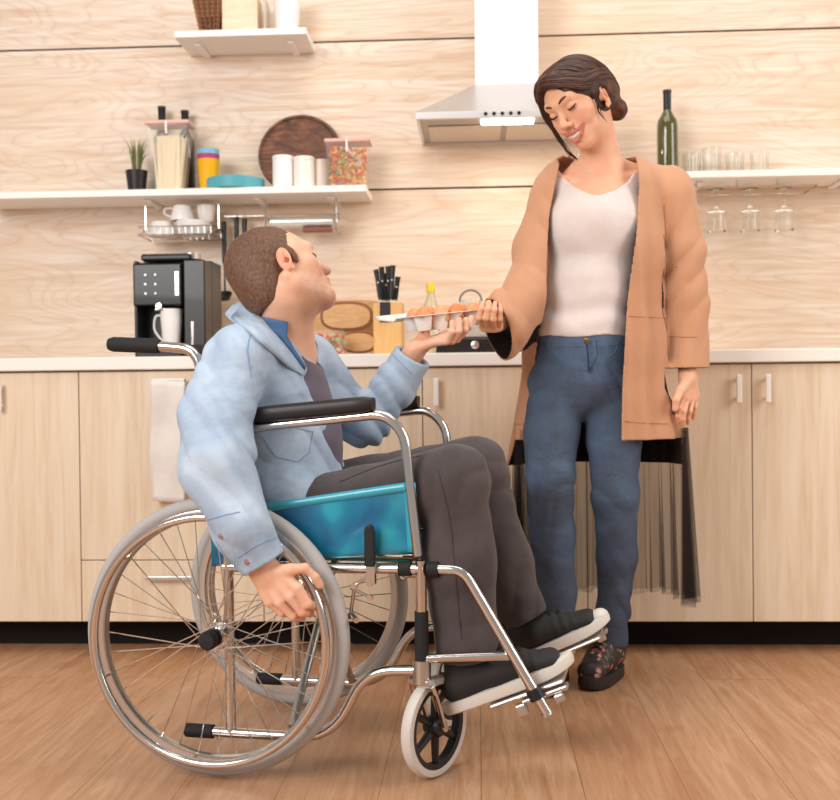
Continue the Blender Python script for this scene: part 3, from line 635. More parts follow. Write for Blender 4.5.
    G = [[(1-u)*(1-v)*c4[0]+u*(1-v)*c4[1]+u*v*c4[2]+(1-u)*v*c4[3] + np.array([0, .004*math.sin(7*u+3*v), 0]) for u in np.linspace(0, 1, 24)] for v in np.linspace(0, 1, 10)]
    pn = MB().grid(G).build('side_panel', m_vin, wc, solid=.004)
    e1 = [[g_ + np.array([0, s*.003, dz]) for g_ in G[-1]] for dz in (-.016, .003)]; MB().grid(e1).build('top_hem', m_vinh, pn, solid=.003)
    e2 = [[np.array(G[j][-1]) + np.array([dx, s*.003, 0]) for dx in (-.022, .004)] for j in range(10)]; MB().grid(e2).build('front_hem', m_vinh, pn, solid=.003)
    # brake
    MB().prism([(.335, .468), (.359, .468), (.359, .545), (.355, .557), (.347, .561), (.339, .557), (.335, .545)], sx+s*.020, sx+s*.032).build('brake_lever', m_black, wc, False, .004)
    bk = MB(); bk.box((.337, min(sx+s*.012, sx+s*.026), .43), (.357, max(sx+s*.012, sx+s*.026), .475)); bk.tube([(.345, sx+s*.02, .45), (.31, sx+s*.02, .425), (.30, sx+s*.02, .36)], .004, 8).tube([(.30, sx+s*.02, .42), (.345, sx+s*.02, .40)], .0035, 8).tube([(.302, sx+s*.02, .362), (.325, sx+s*.06, .358)], .006, 10)
    for p in ((.31, .425), (.345, .40), (.30, .36), (.345, .43)): bk.lathe([(0, 0), (.007, 0), (.007, .006), (0, .006)], 12, (p[0], sx+s*.021, p[1]), Rx(PI/2 if s < 0 else -PI/2))
    bk.build('brake_linkage', m_chrome, wc)
    # leg rest
    fy = sx - s*.010
    MB().tube(fillet([(.49, sx, .462), (.545, sx, .462), (.722, fy, .160)], [.055]), .0115, 14).build('footrest_hanger', m_chrome, wc)
    MB().tube([(.46, sx, R_H), (.655, fy-s*.004, .280)], .0105, 12).build('hanger_brace', m_chrome, wc)
    ax = np.array([.722-.66, 0, .160-.275]); ax /= np.linalg.norm(ax)
    pc = np.array([.697, fy, .201])
    MB().tube([pc-ax*.012, pc+ax*.012], .0175, 14).build('hanger_clamp', m_black, wc)
    MB().tube([pc+ax*.045, pc+ax*.052], .0122, 12).build('end_cap', m_steel, wc)
    pr = np.array([math.cos(.45), 0, math.sin(.45)])
    fb = MB(); Rp = Ry(-.45)
    hF, tF = (J_(449, 714, 2.425), J_(577, 666, 2.375)) if s < 0 else (J_(494, 675, 2.655), J_(613, 624, 2.60))
    hC, tC = F2C(hF), F2C(tF); slope = math.atan2(tC[2]-hC[2], tC[0]-hC[0]); Rp = Ry(-slope); mC = hC+(tC-hC)*.66; ymid = mC[1]
    ob = np.array([mC[0], fy-s*.012, mC[2]-.016])
    fb.box((-.020, min(0, -s*.035), -.012), (.085, max(0, -s*.035), -.001), Rp, ob).box((.050, -.008, -.030), (.072, .008, -.012), Rp, ob).box((-.035, -.012, -.030), (-.012, .012, -.004), Rp, ob)
    fb.build('plate_bracket', m_steel, wc, False, .003)
    pl = MB(); 
    pl.box((-.10, -.052, -.0125), (.075, .052, -.0045), Rp, mC); pl.build('footplate', mat('footplate_alu', 'c4bcb6', .35, .8), wc, False, .004)
    # caster
    st = np.array([.453, sx, 0]); ca = CHA; rr = .110
    adir = Rz(-CHA) @ np.array([.80, -.60, 0]) if s < 0 else Rz(-CHA) @ np.array([.86, -.51, 0])   # axle direction, chair frame
    tr = np.array([-adir[1], adir[0], 0]); cc = st + tr*(.045 if s < 0 else -.05); cc[2] = rr
    ang = math.atan2(adir[1], adir[0]); Rw = Rz(ang) @ Ry(PI/2)
    hub = MB().lathe([(0, -.020), (.018, -.020), (.022, -.014), (.022, .014), (.018, .020), (0, .020)], 24, cc, Rw)
    hub.lathe([(rr-.030, -.010), (rr-.018, -.012), (rr-.018, .012), (rr-.030, .010), (rr-.030, -.010)], 48, cc, Rw)
    for k in range(6):
        a = 2*PI*k/6; e = Rw @ np.array([math.cos(a), math.sin(a), 0]); hub.tube([cc+e*.018, cc+e*(rr-.026)], [.010, .0075], 8, flat=1)
    cw = hub.build('caster_wheel', m_black, wc)
    MB().lathe([(rr-.022, -.010), (rr-.014, -.0135), (rr-.004, -.012), (rr, -.004), (rr, .004), (rr-.004, .012), (rr-.014, .0135), (rr-.022, .010)], 60, cc, Rw).build('caster_tyre', m_ctyre, cw)
    fk = MB(); top_ = st + np.array([0, 0, .215])
    for q_ in (-1, 1):
        o = adir*.024*q_
        fk.tube([top_+o*1.05-np.array([0, 0, .004]), top_+o*1.1+tr*.012*(1 if s < 0 else -1)-np.array([0, 0, .03]), cc+o*1.05], [.010, .011, .009], 10, smooth=5, flat=.6)
    fk.tube([top_-adir*.028, top_+adir*.028], .012, 12); fk.lathe([(0, 0), (.008, 0), (.008, .062), (0, .062)], 12, cc-adir*.031, zto(adir))
    fk.build('caster_fork', m_chrome, wc)
# cross parts: seat sling, backrest, cross brace
G = [[(x, y, .474-.012*(1-(y/.2)**2)) for x in np.linspace(.0, .42, 10)] for y in np.linspace(-.2, .2, 12)]
MB().grid(G).build('seat', m_vind, wc, solid=.006)
G = [[(.0-.045*max(0, (z-.5)/.36)-.02*(1-(y/.215)**2), y, z) for y in np.linspace(-.218, .218, 14)] for z in np.linspace(.47, .86, 12)]
MB().grid(G).build('backrest', m_vind, wc, solid=.006)
for s in (-1, 1): MB().tube([(.16+.012*s, -.2*s, .475), (.16+.012*s, .2*s, .095)], .010, 12).build('cross_brace', m_steel, wc)
# ================================================================ smooth solid modelling: signed fields turned into one continuous mesh
def smin(a, b, k):
    if k <= 0: return np.minimum(a, b)
    h = np.clip(.5 + .5*(b-a)/k, 0, 1); return b*(1-h) + a*h - k*h*(1-h)
class Op:
    def __init__(s, f, c, r, k, kind='u'): s.f = f; s.c = np.asarray(c, float); s.r = r; s.k = k; s.kind = kind
def cap(a, b, ra, rb, k=.01, kind='u'):
    a = np.asarray(a, float); b = np.asarray(b, float); ba = b-a; L2 = ba @ ba + 1e-12
    def f(P):
        t = np.clip((P-a) @ ba / L2, 0, 1); return np.linalg.norm(P-a-t[:, None]*ba, axis=1) - (ra + (rb-ra)*t)
    return Op(f, (a+b)/2, math.sqrt(L2)/2 + max(ra, rb), k, kind)
def ell(c, r, R=None, k=.01, kind='u'):
    c = np.asarray(c, float); r = np.asarray(r, float) if not np.isscalar(r) else np.full(3, r); R = np.eye(3) if R is None else np.asarray(R)
    def f(P):
        q = (P-c) @ R; k0 = np.linalg.norm(q/r, axis=1); k1 = np.linalg.norm(q/(r*r), axis=1) + 1e-9; return k0*(k0-1)/k1
    return Op(f, c, r.max(), k, kind)
def seg(a, b, wa, wb, side, k=.02, kind='u'):          # elliptical limb piece: wa, wb = (half width along side, half depth)
    a = np.asarray(a, float); b = np.asarray(b, float); z = b-a; L = np.linalg.norm(z); z = z/L
    x = np.asarray(side, float); x = x - z*(x @ z); x /= np.linalg.norm(x); y = np.cross(z, x)
    def f(P):
        q = P-a; s_ = q @ z; t = np.clip(s_/L, 0, 1); w_ = wa[0]+(wb[0]-wa[0])*t; h = wa[1]+(wb[1]-wa[1])*t; e = s_-t*L; m = np.minimum(w_, h)
        u, v = q @ x, q @ y
        k0 = np.sqrt((u/w_)**2+(v/h)**2+(e/m)**2); k1 = np.sqrt((u/w_**2)**2+(v/h**2)**2+(e/m**2)**2)+1e-9; return k0*(k0-1)/k1
    return Op(f, (a+b)/2, L/2+max(*wa, *wb), k, kind)
def group(ops, k, kind='u'):
    C_ = np.array([o.c for o in ops]); c = C_.mean(0); r = max(np.linalg.norm(o.c-c)+o.r for o in ops)
    return Op(lambda P: field(ops, P), c, r, k, kind)
def chain(P, R, k=.006, kg=.01):
    P = [np.asarray(p, float) for p in P]; return group([cap(P[i], P[i+1], R[i], R[i+1], k) for i in range(len(P)-1)], kg)
def field(ops, P):
    d = np.full(len(P), .3)
    for o in ops:
        v = o.f(P)
        if o.kind == 'u': d = smin(d, v, o.k)
        elif o.kind == 's': d = -smin(-d, v, o.k)
        else: d = -smin(-d, -v, o.k)
    return d
_CE = [(0,1),(2,3),(4,5),(6,7),(0,2),(1,3),(4,6),(5,7),(0,4),(1,5),(2,6),(3,7)]
_CO = np.array([(i >> 2 & 1, i >> 1 & 1, i & 1) for i in range(8)])
def polygonise(ops, h, post=None, B=12, slack=1.5):
    us = [o for o in ops if o.kind == 'u']
    lo = np.min([o.c-o.r for o in us], 0)-3*h; hi = np.max([o.c+o.r for o in us], 0)+3*h
    nb = np.ceil((hi-lo)/(B*h)).astype(int); hd = B*h*math.sqrt(3)/2
    I = np.stack(np.meshgrid(*[np.arange(n) for n in nb], indexing='ij'), -1).reshape(-1, 3)
    ctr = lo+(I+.5)*B*h; d = field(ops, ctr)
    if post: d = post(ctr, d)
    act = I[np.abs(d) < hd*slack+.01]
    N3 = nb*B+2; L = np.arange(B+1); G = np.stack(np.meshgrid(L, L, L, indexing='ij'), -1).reshape(-1, 3)
    VK, VP, QK = [], [], []
    key = lambda A: (A[..., 0]*N3[1]+A[..., 1])*N3[2]+A[..., 2]
    offs = key(_CO*1)
    for b in act:
        c = lo+(b+.5)*B*h; sel = [o for o in ops if np.linalg.norm(o.c-c) < o.r+hd+o.k+.01]
        if not sel: continue
        gi = G+b*B; P = lo+gi*h; v = field(sel, P)
        if post: v = post(P, v)
        if v.min() > 0 or v.max() < 0: continue
        V = v.reshape(B+1, B+1, B+1); S = V < 0
        cor = np.stack([V[x:x+B, y:y+B, z:z+B] for x, y, z in _CO], -1).reshape(-1, 8); cs = cor < 0; n = cs.sum(1); mk = (n > 0) & (n < 8)
        if mk.any():
            ci = np.argwhere(np.ones((B, B, B), bool))[mk]; cv = cor[mk]; acc = np.zeros((len(cv), 3)); cnt = np.zeros(len(cv))
            for i, j in _CE:
                a_, b_ = cv[:, i], cv[:, j]; x = (a_ < 0) != (b_ < 0); t = np.where(x, a_/np.where(x, a_-b_, 1), 0)
                acc += np.where(x[:, None], _CO[i]+(_CO[j]-_CO[i])*t[:, None], 0); cnt += x
            gk = ci+b*B; VK.append(key(gk)); VP.append(lo+(gk+acc/cnt[:, None])*h)
        for a in range(3):
            e = np.eye(3, dtype=int)[a]; e1 = np.eye(3, dtype=int)[(a+1) % 3]; e2 = np.eye(3, dtype=int)[(a+2) % 3]
            s0 = S[:B, :B, :B]; s1 = S[e[0]:B+e[0], e[1]:B+e[1], e[2]:B+e[2]]; x = np.argwhere(s0 != s1)
            if len(x):
                p = x+b*B; fl_ = s0[tuple(x.T)]
                q = np.stack([key(p), key(p-e1), key(p-e1-e2), key(p-e2)], 1)
                q[~fl_] = q[~fl_][:, ::-1]; QK.append(q)
    VK = np.concatenate(VK); VP = np.concatenate(VP); QK = np.concatenate(QK)
    o = np.argsort(VK); VK = VK[o]; VP = VP[o]
    ix = np.searchsorted(VK, QK); ix[ix >= len(VK)] = 0; ok = (VK[ix] == QK).all(1)
    return VP, ix[ok]
def biggest(V, Q):                                      # keep the one connected body, drop crumbs
    l = np.arange(len(V))
    while True:
        m = l[Q].min(1); n = l.copy()
        for i in range(4): np.minimum.at(n, Q[:, i], m)
        n = n[n]
        if (n == l).all(): break
        l = n
    u, c = np.unique(l, return_counts=True); k = l == u[c.argmax()]; ix = np.cumsum(k)-1; Q = Q[k[Q[:, 0]]]
    return V[k], ix[Q]
def smooth_mesh(V, Q, it=2, lam=.5):
    for _ in range(it):
        S = np.zeros_like(V); n = np.zeros(len(V))
        for a, b in ((0, 1), (1, 2), (2, 3), (3, 0)):
            np.add.at(S, Q[:, a], V[Q[:, b]]); np.add.at(n, Q[:, a], 1); np.add.at(S, Q[:, b], V[Q[:, a]]); np.add.at(n, Q[:, b], 1)
        V = V+lam*(S/np.maximum(n, 1)[:, None]-V)
    return V
def solid_obj(name, ops, h, m, parent, base, post=None, colf=None, sm=1, matf=None, slack=1.5):
    V, Q = biggest(*polygonise(ops, h, post, slack=slack))
    if sm: V = smooth_mesh(V, Q, sm)
    me = bpy.data.meshes.new(name); me.vertices.add(len(V)); me.vertices.foreach_set('co', (V-base).astype(np.float32).ravel())
    me.loops.add(Q.size); me.loops.foreach_set('vertex_index', Q.astype(np.int32).ravel())
    me.polygons.add(len(Q)); me.polygons.foreach_set('loop_start', np.arange(0, Q.size, 4, dtype=np.int32))
    for mm in (m if isinstance(m, list) else [m]): me.materials.append(mm)
    me.update(calc_edges=True); me.validate()
    me.polygons.foreach_set('use_smooth', [True]*len(me.polygons))
    if colf is not None:
        col = colf(V); at_ = me.color_attributes.new('Col', 'FLOAT_COLOR', 'POINT'); at_.data.foreach_set('color', np.c_[col, np.ones(len(V))].astype(np.float32).ravel())
    if matf is not None: me.polygons.foreach_set('material_index', matf(V[Q].mean(1)).astype(np.int32))
    o = bpy.data.objects.new(name, me); C.objects.link(o); o.parent = parent
    return o
def fobj(mb, name, m, parent, base, **kw):              # mesh given in F coordinates, put under a root standing at base
    mb.V = [tuple(np.asarray(v, float)-base) for v in mb.V]; return mb.build(name, m, parent, **kw)
from mathutils.bvhtree import BVHTree
def onto(o, base, pts, lift=.0008, k=6, lin_=False):                # points of the surface of o met on the sight lines through picture points
    me = o.data; V = np.empty(len(me.vertices)*3, np.float32); me.vertices.foreach_get('co', V); V = V.reshape(-1, 3)+base
    if 'bvh' not in _cache.get(o.name, {}): _cache[o.name] = {'bvh': BVHTree.FromPolygons([tuple(map(float, v)) for v in V], [tuple(p.vertices) for p in me.polygons])}
    t = _cache[o.name]['bvh']; out = []
    if lin_: pts = [tuple(np.array(pts[i])+(np.array(pts[i+1])-np.array(pts[i]))*t/6) for i in range(len(pts)-1) for t in range(6)]+[pts[-1]]; k = 1
    P, _ = catmull(np.array([(a, b, 0) for a, b in pts], float), 1, k) if k > 1 else (np.array([(a, b, 0) for a, b in pts], float), 0)
    for a, b, _z in P:
        c = np.array([0, 0, H]); d = nz(at(a, b, 3.)-c); hit = t.ray_cast(Vector(c), Vector(d))
        if hit[0] is not None: out.append(np.array(hit[0])+np.array(hit[1])*lift*(1 if np.dot(hit[1], d) < 0 else -1))
    return out
_cache = {}
nz = lambda v: np.asarray(v, float)/np.linalg.norm(v)
def sstep(a, b, x): t = np.clip((x-a)/(b-a), 0, 1); return t*t*(3-2*t)
def wob(P, f, seed=0):                                  # smooth pseudo noise
    r = np.random.default_rng(seed); o = 0
    for _ in range(4):
        k = r.normal(size=3)*f; k2 = r.normal(size=3)*f*.6; o = o+np.sin(P @ k+r.uniform(0, 6)+1.3*np.sin(P @ k2+r.uniform(0, 6)))
    return o/4
def skin_material(name, base, rough=.45):
    x = N(name); a = x.n('ShaderNodeVertexColor', layer_name='Col'); v = x.coords()
    c = x.mix(a.outputs[0], x.mix(a.outputs[0], 'e0906e', .35), x.ramp(x.noise(v, 22, 3), [(.45, 0.), (.75, 1.)]))
    x.l(c, x.b.inputs['Base Color']); x.b.inputs['Roughness'].default_value = rough
    x.b.inputs['Subsurface Weight'].default_value = .18; x.b.inputs['Subsurface Radius'].default_value = (1, .35, .2); x.b.inputs['Subsurface Scale'].default_value = .008
    x.b.inputs['Specular IOR Level'].default_value = .35
    x.l(x.bump(x.noise(v, 500, 2), .12, .0006), x.b.inputs['Normal']); return x.m
# ---------------------------------------------------------------- heads
class Head:
    def __init__(s, c, f, l_hint, sc, male):
        s.c = np.asarray(c, float); y = nz(f); r = -np.asarray(l_hint, float); r = nz(r-y*(r @ y)); z = np.cross(r, y)
        s.R = np.stack([r, y, z], 1); s.sc = sc; s.male = male
    def w(s, p): return s.c+s.R @ (np.asarray(p, float)*s.sc)
    def loc(s, P): return ((P-s.c) @ s.R)/s.sc
    def E(s, c, r, k=.01, kind='u', rot=None):
        R = s.R if rot is None else s.R @ rot
        return ell(s.w(c), np.asarray(r)*s.sc if not np.isscalar(r) else r*s.sc, R, k*s.sc, kind)
    def Cp(s, a, b, ra, rb, k=.01, kind='u'): return cap(s.w(a), s.w(b), ra*s.sc, rb*s.sc, k*s.sc, kind)
    def lip(s, up):
        if not s.male:
            if up: pts = [(-.0330, .0715, -.0420), (-.021, .0850, -.0480), (-.006, .0920, -.0500), (.006, .0920, -.0500), (.021, .0850, -.0480), (.0330, .0715, -.0420)]
            else: pts = [(-.0325, .0715, -.0430), (-.021, .0815, -.0620), (-.007, .0860, -.0730), (.007, .0860, -.0730), (.021, .0815, -.0620), (.0325, .0715, -.0430)]
        elif up: pts = [(-.0265, .080, -.0465), (-.014, .0895, -.0510), (-.004, .0935, -.0510), (.004, .0935, -.0510), (.014, .0895, -.0510), (.0265, .080, -.0465)]
        else: pts = [(-.0255, .080, -.0485), (-.014, .087, -.0560), (0, .0905, -.0600), (.014, .087, -.0560), (.0255, .080, -.0485)]
        return pts
    def ops(s):
        E, Cp = s.E, s.Cp; M_ = s.male; o = []
        o += [E((0, -.018, (.040, .045)[M_]), ((.069, .089, .075), (.073, .093, .083))[M_]), E((0, .030, .022), (.060 if not M_ else .063, .055, .066 if not M_ else .074), .03)]
        o += [E((0, .024, -.042), (.051 if not M_ else .057, .054 if not M_ else .058, .058 if not M_ else .064), .03)]
        o += [E((0, .064 if not M_ else .070, -.086 if not M_ else -.092), (.021 if not M_ else .023, .017, .018), .025)]
        if M_: o += [Cp((-.052, -.005, -.055), (-.018, .060, -.088), .013, .012, .025), Cp((.052, -.005, -.055), (.018, .060, -.088), .013, .012, .025)]
        for q in (-1, 1):
            o += [E((q*.040, .050, -.014), (.021, .022, .018), .02), E((q*.034, .060, -.031), (.015, .015, .014), .014)]
            o += [E((q*.030, .100, .013), (.018, .017, .0125), .014, 's')]
        o += [Cp((-.036, .074, .034), (-.008, .083, .030), .009 if not M_ else .012, .008, .016), Cp((.036, .074, .034), (.008, .083, .030), .009 if not M_ else .012, .008, .016)]
        for q in (-1, 1): o += [E((q*.030, .0705, .0115), (.0145, .0130, .0105), .004)]
        nb_ = .0 if not M_ else .001
        o += [Cp((0, .079, .022), (0, .099+nb_, -.016), .0065, .0085 if not M_ else .0105, .012), E((0, .103+nb_, -.0225), (.0098 if not M_ else .0115, .0105, .0090 if not M_ else .0115), .007)]
        for q in (-1, 1): o += [E((q*.0115, .0935+nb_, -.0265), (.0068 if not M_ else .0085, .009, .0070), .005)]
        for q in (-1, 1): o += [E((q*.0062, .1010+nb_, -.0335), (.0032, .0050, .0030), .002, 's')]
        o += [E((0, .066, -.052), (.031, .022, .027), .014)]
        if not M_: o += [group([Cp((-.026, .088, -.0495), (0, .104, -.0600), .0058, .0112, .003), Cp((.026, .088, -.0495), (0, .104, -.0600), .0058, .0112, .003)], .003, 's')]
        for up in (1, 0):
            P = s.lip(up); rr = [.0016]+[.0027 if up else .0036]*(len(P)-2)+[.0018]
            if M_: rr = [x*.9 for x in rr]
            o += [group([Cp(P[i], P[i+1], rr[i], rr[i+1], .003) for i in range(len(P)-1)], .004)]
        for q in (-1, 1):                                # smile folds
            if M_: o += [Cp((q*.020, .092, -.030), (q*.037, .070, -.052), .0012, .0012, .008, 's')]
            rot = Rz(-q*.42) @ Rx(-.15); e = (q*(.0715, .0790)[M_], -.010, (-.012, .000)[M_]); ez = e[2]
            if not M_: o += [Cp((q*.050, -.008, -.008), (q*.064, -.006, -.010), .014, .012, .010)]
            R_ = rot
            o += [E(e, (.0065, .0165, .0300), .006, 'u', R_)]
            o += [E((e[0]+q*.0058, e[1]+.001, ez+.003), (.0050, .0105, .0205), .003, 's', R_), E((e[0]+q*.001, e[1]+.004, ez-.006), (.006, .005, .007), .003, 's', R_)]
            o += [E((e[0]+q*.003, e[1]-.003, ez+.006), (.0030, .0055, .015), .003, 'u', R_), E((e[0]-q*.002, e[1]+.007, ez-.025), (.0045, .007, .008), .004, 'u', R_)]
        return o
    def colour(s, P, base, lipc, blush, stub=None):
        q = s.loc(P); col = np.tile(np.array(base)[None], (len(P), 1)); near = np.linalg.norm(q, axis=1) < .2
        ax = np.abs(q[:, 0])
        b_ = np.exp(-((ax-.040)/.020)**2-((q[:, 1]-.062)/.03)**2-((q[:, 2]+.020)/.022)**2)*.55
        b_ += np.exp(-(ax/.012)**2-((q[:, 1]-.11)/.014)**2-((q[:, 2]+.024)/.014)**2)*.45
        b_ += np.exp(-((ax-.082)/.010)**2-((q[:, 1]+.012)/.03)**2-((q[:, 2])/.032)**2)*.75
        b_ = np.clip(b_, 0, 1)*near; col = col*(1-b_[:, None])+np.array(blush)*b_[:, None]
        if stub is not None:
            m = sstep(-.012, -.045, q[:, 2]-.25*(q[:, 1]-.03))*sstep(-.02, .02, q[:, 1]+.25*(-q[:, 2]-.04))*sstep(-.135, -.105, q[:, 2])*near*.42
            m = m*(.75+.5*wob(P, 900, 3)); col = col*(1-m[:, None])+np.array(stub)*m[:, None]
        for up in (1, 0):
            L_ = np.array(s.lip(up)); d = np.full(len(P), 9.)
            for i in range(len(L_)-1):
                a, b = L_[i], L_[i+1]; t = np.clip((q-a) @ (b-a)/((b-a) @ (b-a)), 0, 1); d = np.minimum(d, np.linalg.norm(q-a-t[:, None]*(b-a), axis=1))
            w_ = sstep(.0058, .0042, d)*near; col = col*(1-w_[:, None])+np.array(lipc)*w_[:, None]
        return col
    def extras(s, parent, base, brow_mat, lash_mat, open_=.0):
        W_ = lambda P: [s.w(p) for p in P]
        for q in (-1, 1):
            fobj(MB().tube(W_([(q*.012, .0905, .030), (q*.022, .0905, .0355), (q*.033, .085, .0375), (q*.045, .072, .032)]), [.0028*s.sc, .0036*s.sc, .0029*s.sc, .0010], 7, smooth=5, flat=.8), 'eyebrow', brow_mat, parent, base)
            fobj(MB().tube(W_([(q*.0165, .0795, .0085), (q*.023, .0838, .0050), (q*.031, .0845, .0042), (q*.039, .081, .0062), (q*.0455, .0745, .0105)]), np.array([.0008, .0018, .0022, .0023, .0008])*(.55 if s.male else 1), 6, smooth=5), 'eyelashes', lash_mat, parent, base)
# ================================================================ the standing woman
J = at
sk_w = lin('edb593')[:3]
bw = np.array([J(590, 690, 3.10)[0], 3.10, 0.])
wo = thing('person', 'standing woman in blue jeans and long open tan cardigan, smiling down at the egg carton', 'person', F2W(bw), YAW)
m_skin = skin_material('skin', 'x')
HW = Head(J(580, 104, 3.02), (-.60, -.62, -.50), (.66, -.68, .27), 1.07, False)
X_ = np.array([1., 0, 0])
def finger_hand(wrist, palm_w, fingers, thumb, rf=(.0085, .0078, .0070, .0062), k=.012, palm=None):
    """fingers: joint lists mcp, pip, dip, tip; the palm is spread between wrist and the four mcp joints"""
    o = []; sub = []
    for i, F_ in enumerate(fingers):
        w0 = wrist+(np.asarray(F_[0])-np.mean([f[0] for f in fingers], 0))*.55
        sub.append(cap(w0, F_[0], .0135, .0112, .014))
    o.append(group(sub, .02))
    for i, F_ in enumerate(fingers):
        s_ = [1., 1.04, .98, .86][i]; o.append(chain(F_, [rf[0]*s_*1.08, rf[1]*s_, rf[2]*s_, rf[3]*s_], .004, .0035))
    t0 = thumb[0]; o.append(group([cap(wrist, t0, .016, .0135, .01), cap(t0, thumb[1], .0125, .0105, .006), cap(thumb[1], thumb[2], .0100, .0082, .004)], .008))
    return o
# arm joints
rs, re_, rw = J(549, 198, 3.11), J(533, 290, 3.04), J(497, 322, 2.90)
ls, le, lw = J(672, 198, 3.12), J(683, 298, 3.12), J(687, 368, 3.06)
neck0 = J(603, 172, 3.10); neck1 = HW.w((0, -.028, -.035))
body = []
body += [seg(J(600, 172, 3.10), J(597, 215, 3.09), (.085, .055), (.128, .084), X_, .02), seg(J(597, 215, 3.09), J(588, 285, 3.09), (.132, .088), (.105, .078), X_, .04), seg(J(588, 285, 3.09), J(583, 350, 3.10), (.105, .078), (.140, .095), X_, .04)]
body += [cap(J(600, 178, 3.11), J(560, 190, 3.10), .036, .036, .03), cap(J(600, 178, 3.11), J(656, 186, 3.13), .036, .036, .03)]
body += [cap(J(601, 166, 3.115), J(575, 180, 3.09), .022, .03, .03), cap(J(603, 166, 3.115), J(642, 176, 3.12), .022, .03, .03)]
body += [cap(neck0, neck1, .056, .050, .02), cap(J(597, 175, 3.065), HW.w((.018, .0, -.05)), .02, .014, .02)]
# clavicles
body += [cap(J(588, 181, 3.045), J(556, 176, 3.06), .007, .007, .012), cap(J(604, 181, 3.045), J(644, 173, 3.08), .007, .007, .012)]
body += [cap(rs, re_, .042, .034, .03), cap(re_, rw, .034, .022, .015), cap(ls, le, .042, .034, .03), cap(le, lw, .034, .022, .015)]
for hx, kx, ax, fx in [(J(556, 375, 3.10), J(549, 482, 3.07), J(557, 600, 3.10), J(550, 655, 3.12)), (J(612, 375, 3.10), J(613, 492, 3.08), J(610, 632, 3.185), J(608, 676, 3.16))]:
    body += [cap(hx, kx, .072, .046, .03), cap(kx, ax, .044, .026, .02), cap(ax, fx+np.array([0, 0, .0]), .026, .024, .02)]
# her right hand: fingers up against the near side of the egg carton
wr = rw+np.array([.004, 0, .0])
fs = [[J(483, 327, 2.855), J(479, 318, 2.805), J(481, 309, 2.798), J(483, 303, 2.806)],
      [J(488, 328, 2.860), J(486, 318, 2.802), J(488, 309, 2.795), J(489, 302, 2.803)],
      [J(494, 328, 2.865), J(493, 319, 2.805), J(494.5, 310, 2.797), J(495, 303, 2.805)],
      [J(499, 327, 2.870), J(500, 319, 2.815), J(500.5, 311, 2.806), J(500, 305, 2.812)]]
body += finger_hand(wr, .04, fs, [J(486, 320, 2.90), J(480, 312, 2.925), J(477, 303, 2.935)])
# her left hand hanging down
lw2 = J(688, 378, 3.05)
fs = [[J(683, 397, 3.02), J(679, 408, 3.005), J(678, 416, 3.01), J(679, 421, 3.02)],
      [J(687, 399, 3.03), J(684, 411, 3.01), J(683, 419, 3.015), J(683, 424, 3.025)],
      [J(692, 399, 3.045), J(690, 411, 3.03), J(688, 418, 3.035), J(688, 423, 3.045)],
      [J(696, 397, 3.06), J(695, 407, 3.05), J(694, 414, 3.055), J(693, 418, 3.06)]]
body += [cap(lw, lw2, .023, .021, .01)] + finger_hand(lw2, .04, fs, [J(681, 390, 3.005), J(676, 400, 2.99), J(675, 409, 2.99)])
body += HW.ops()
def wcol(P): 
    c = HW.colour(P, sk_w, lin('c97668')[:3], lin('e8a184')[:3])
    return c
solid_obj('body', body, .0024, m_skin, wo, bw, colf=wcol)
m_hair = N('dark_brown_hair'); v = m_hair.coords((1, 1, 1)); 
_t = m_hair.noise(m_hair.coords((1, 1, 1)), 30, 2, .5, .4)
m_hair.l(m_hair.ramp(_t, [(.3, '2c1710'), (.55, '4f2f22'), (.8, '7a4e38')]), m_hair.b.inputs['Base Color']); m_hair.b.inputs['Roughness'].default_value = .52; m_hair.b.inputs['Specular IOR Level'].default_value = .3
m_hair.l(m_hair.bump(_t, .15, .002), m_hair.b.inputs['Normal']); m_hair = m_hair.m
m_brow = mat('brow_hair', '5f4032', .7); m_lash = mat('lash', '2a1814', .6)
HW.extras(wo, bw, m_brow, m_lash)
# hair
E = HW.E
hair = [E((0, -.020, .042), (.076, .096, .080)), E((-.043, -.030, .006), (.040, .066, .058), .03), E((.045, -.030, .012), (.038, .070, .055), .03),
        E((0, -.080, -.012), (.056, .046, .052), .03), E((.008, -.100, -.048), (.038, .030, .036), .012), E((-.022, -.094, -.064), (.030, .027, .030), .012),
        E((.018, .040, .084), (.040, .042, .027), .03), E((0, .026, .042), (.064, .062, .058), .02), E((.044, .036, .060), (.028, .038, .034), .02)]
hair += [E((.014, .108, .006), (.062, .072, .078), .008, 's'), E((0, .085, -.075), (.075, .085, .075), .01, 's'),
         E((-.088, .012, -.030), (.020, .036, .050), .008, 's'), E((-.096, -.004, -.024), (.038, .020, .034), .003, 's'), E((-.096, .022, -.024), (.040, .030, .034), .004, 's'), E((.09, .02, -.05), (.02, .04, .05), .008, 's')]
def hpost(P, d):
    q = HW.loc(P); a = np.arctan2(q[:, 0]-.02, q[:, 2]+.06); r2 = np.sqrt((q[:, 0]-.02)**2+(q[:, 2]+.03)**2)
    return d+.0004*np.sin(a*19+q[:, 1]*30)
hw_o = solid_obj('hair', hair, .0024, m_hair, wo, bw, post=hpost)
lk = MB(); m_locks = [mat('lock_'+c, c, .42, spec=.35) for c in ('38211a', '4a2d23', '5e3c2f')]
def strand(pts, r, n=6): lk.tube([HW.w(p) for p in pts], r, n, smooth=6)
for k in range(11):                                        # locks framing the face on her right
    e = rng.normal(size=3)*.0028; s1 = .068+e[0]
    strand([(.030+e[1], .070, .090+e[2]), (.056+e[0], .066+e[1], .058), (.0700+e[2], .055+e[0], .018), (.078+e[0], .045, -.030+.004*k-.02), (.075+e[1]*2, .040+e[0], -.060-.007*k)], [.0045, .0046, .0038, .0022, .0004])
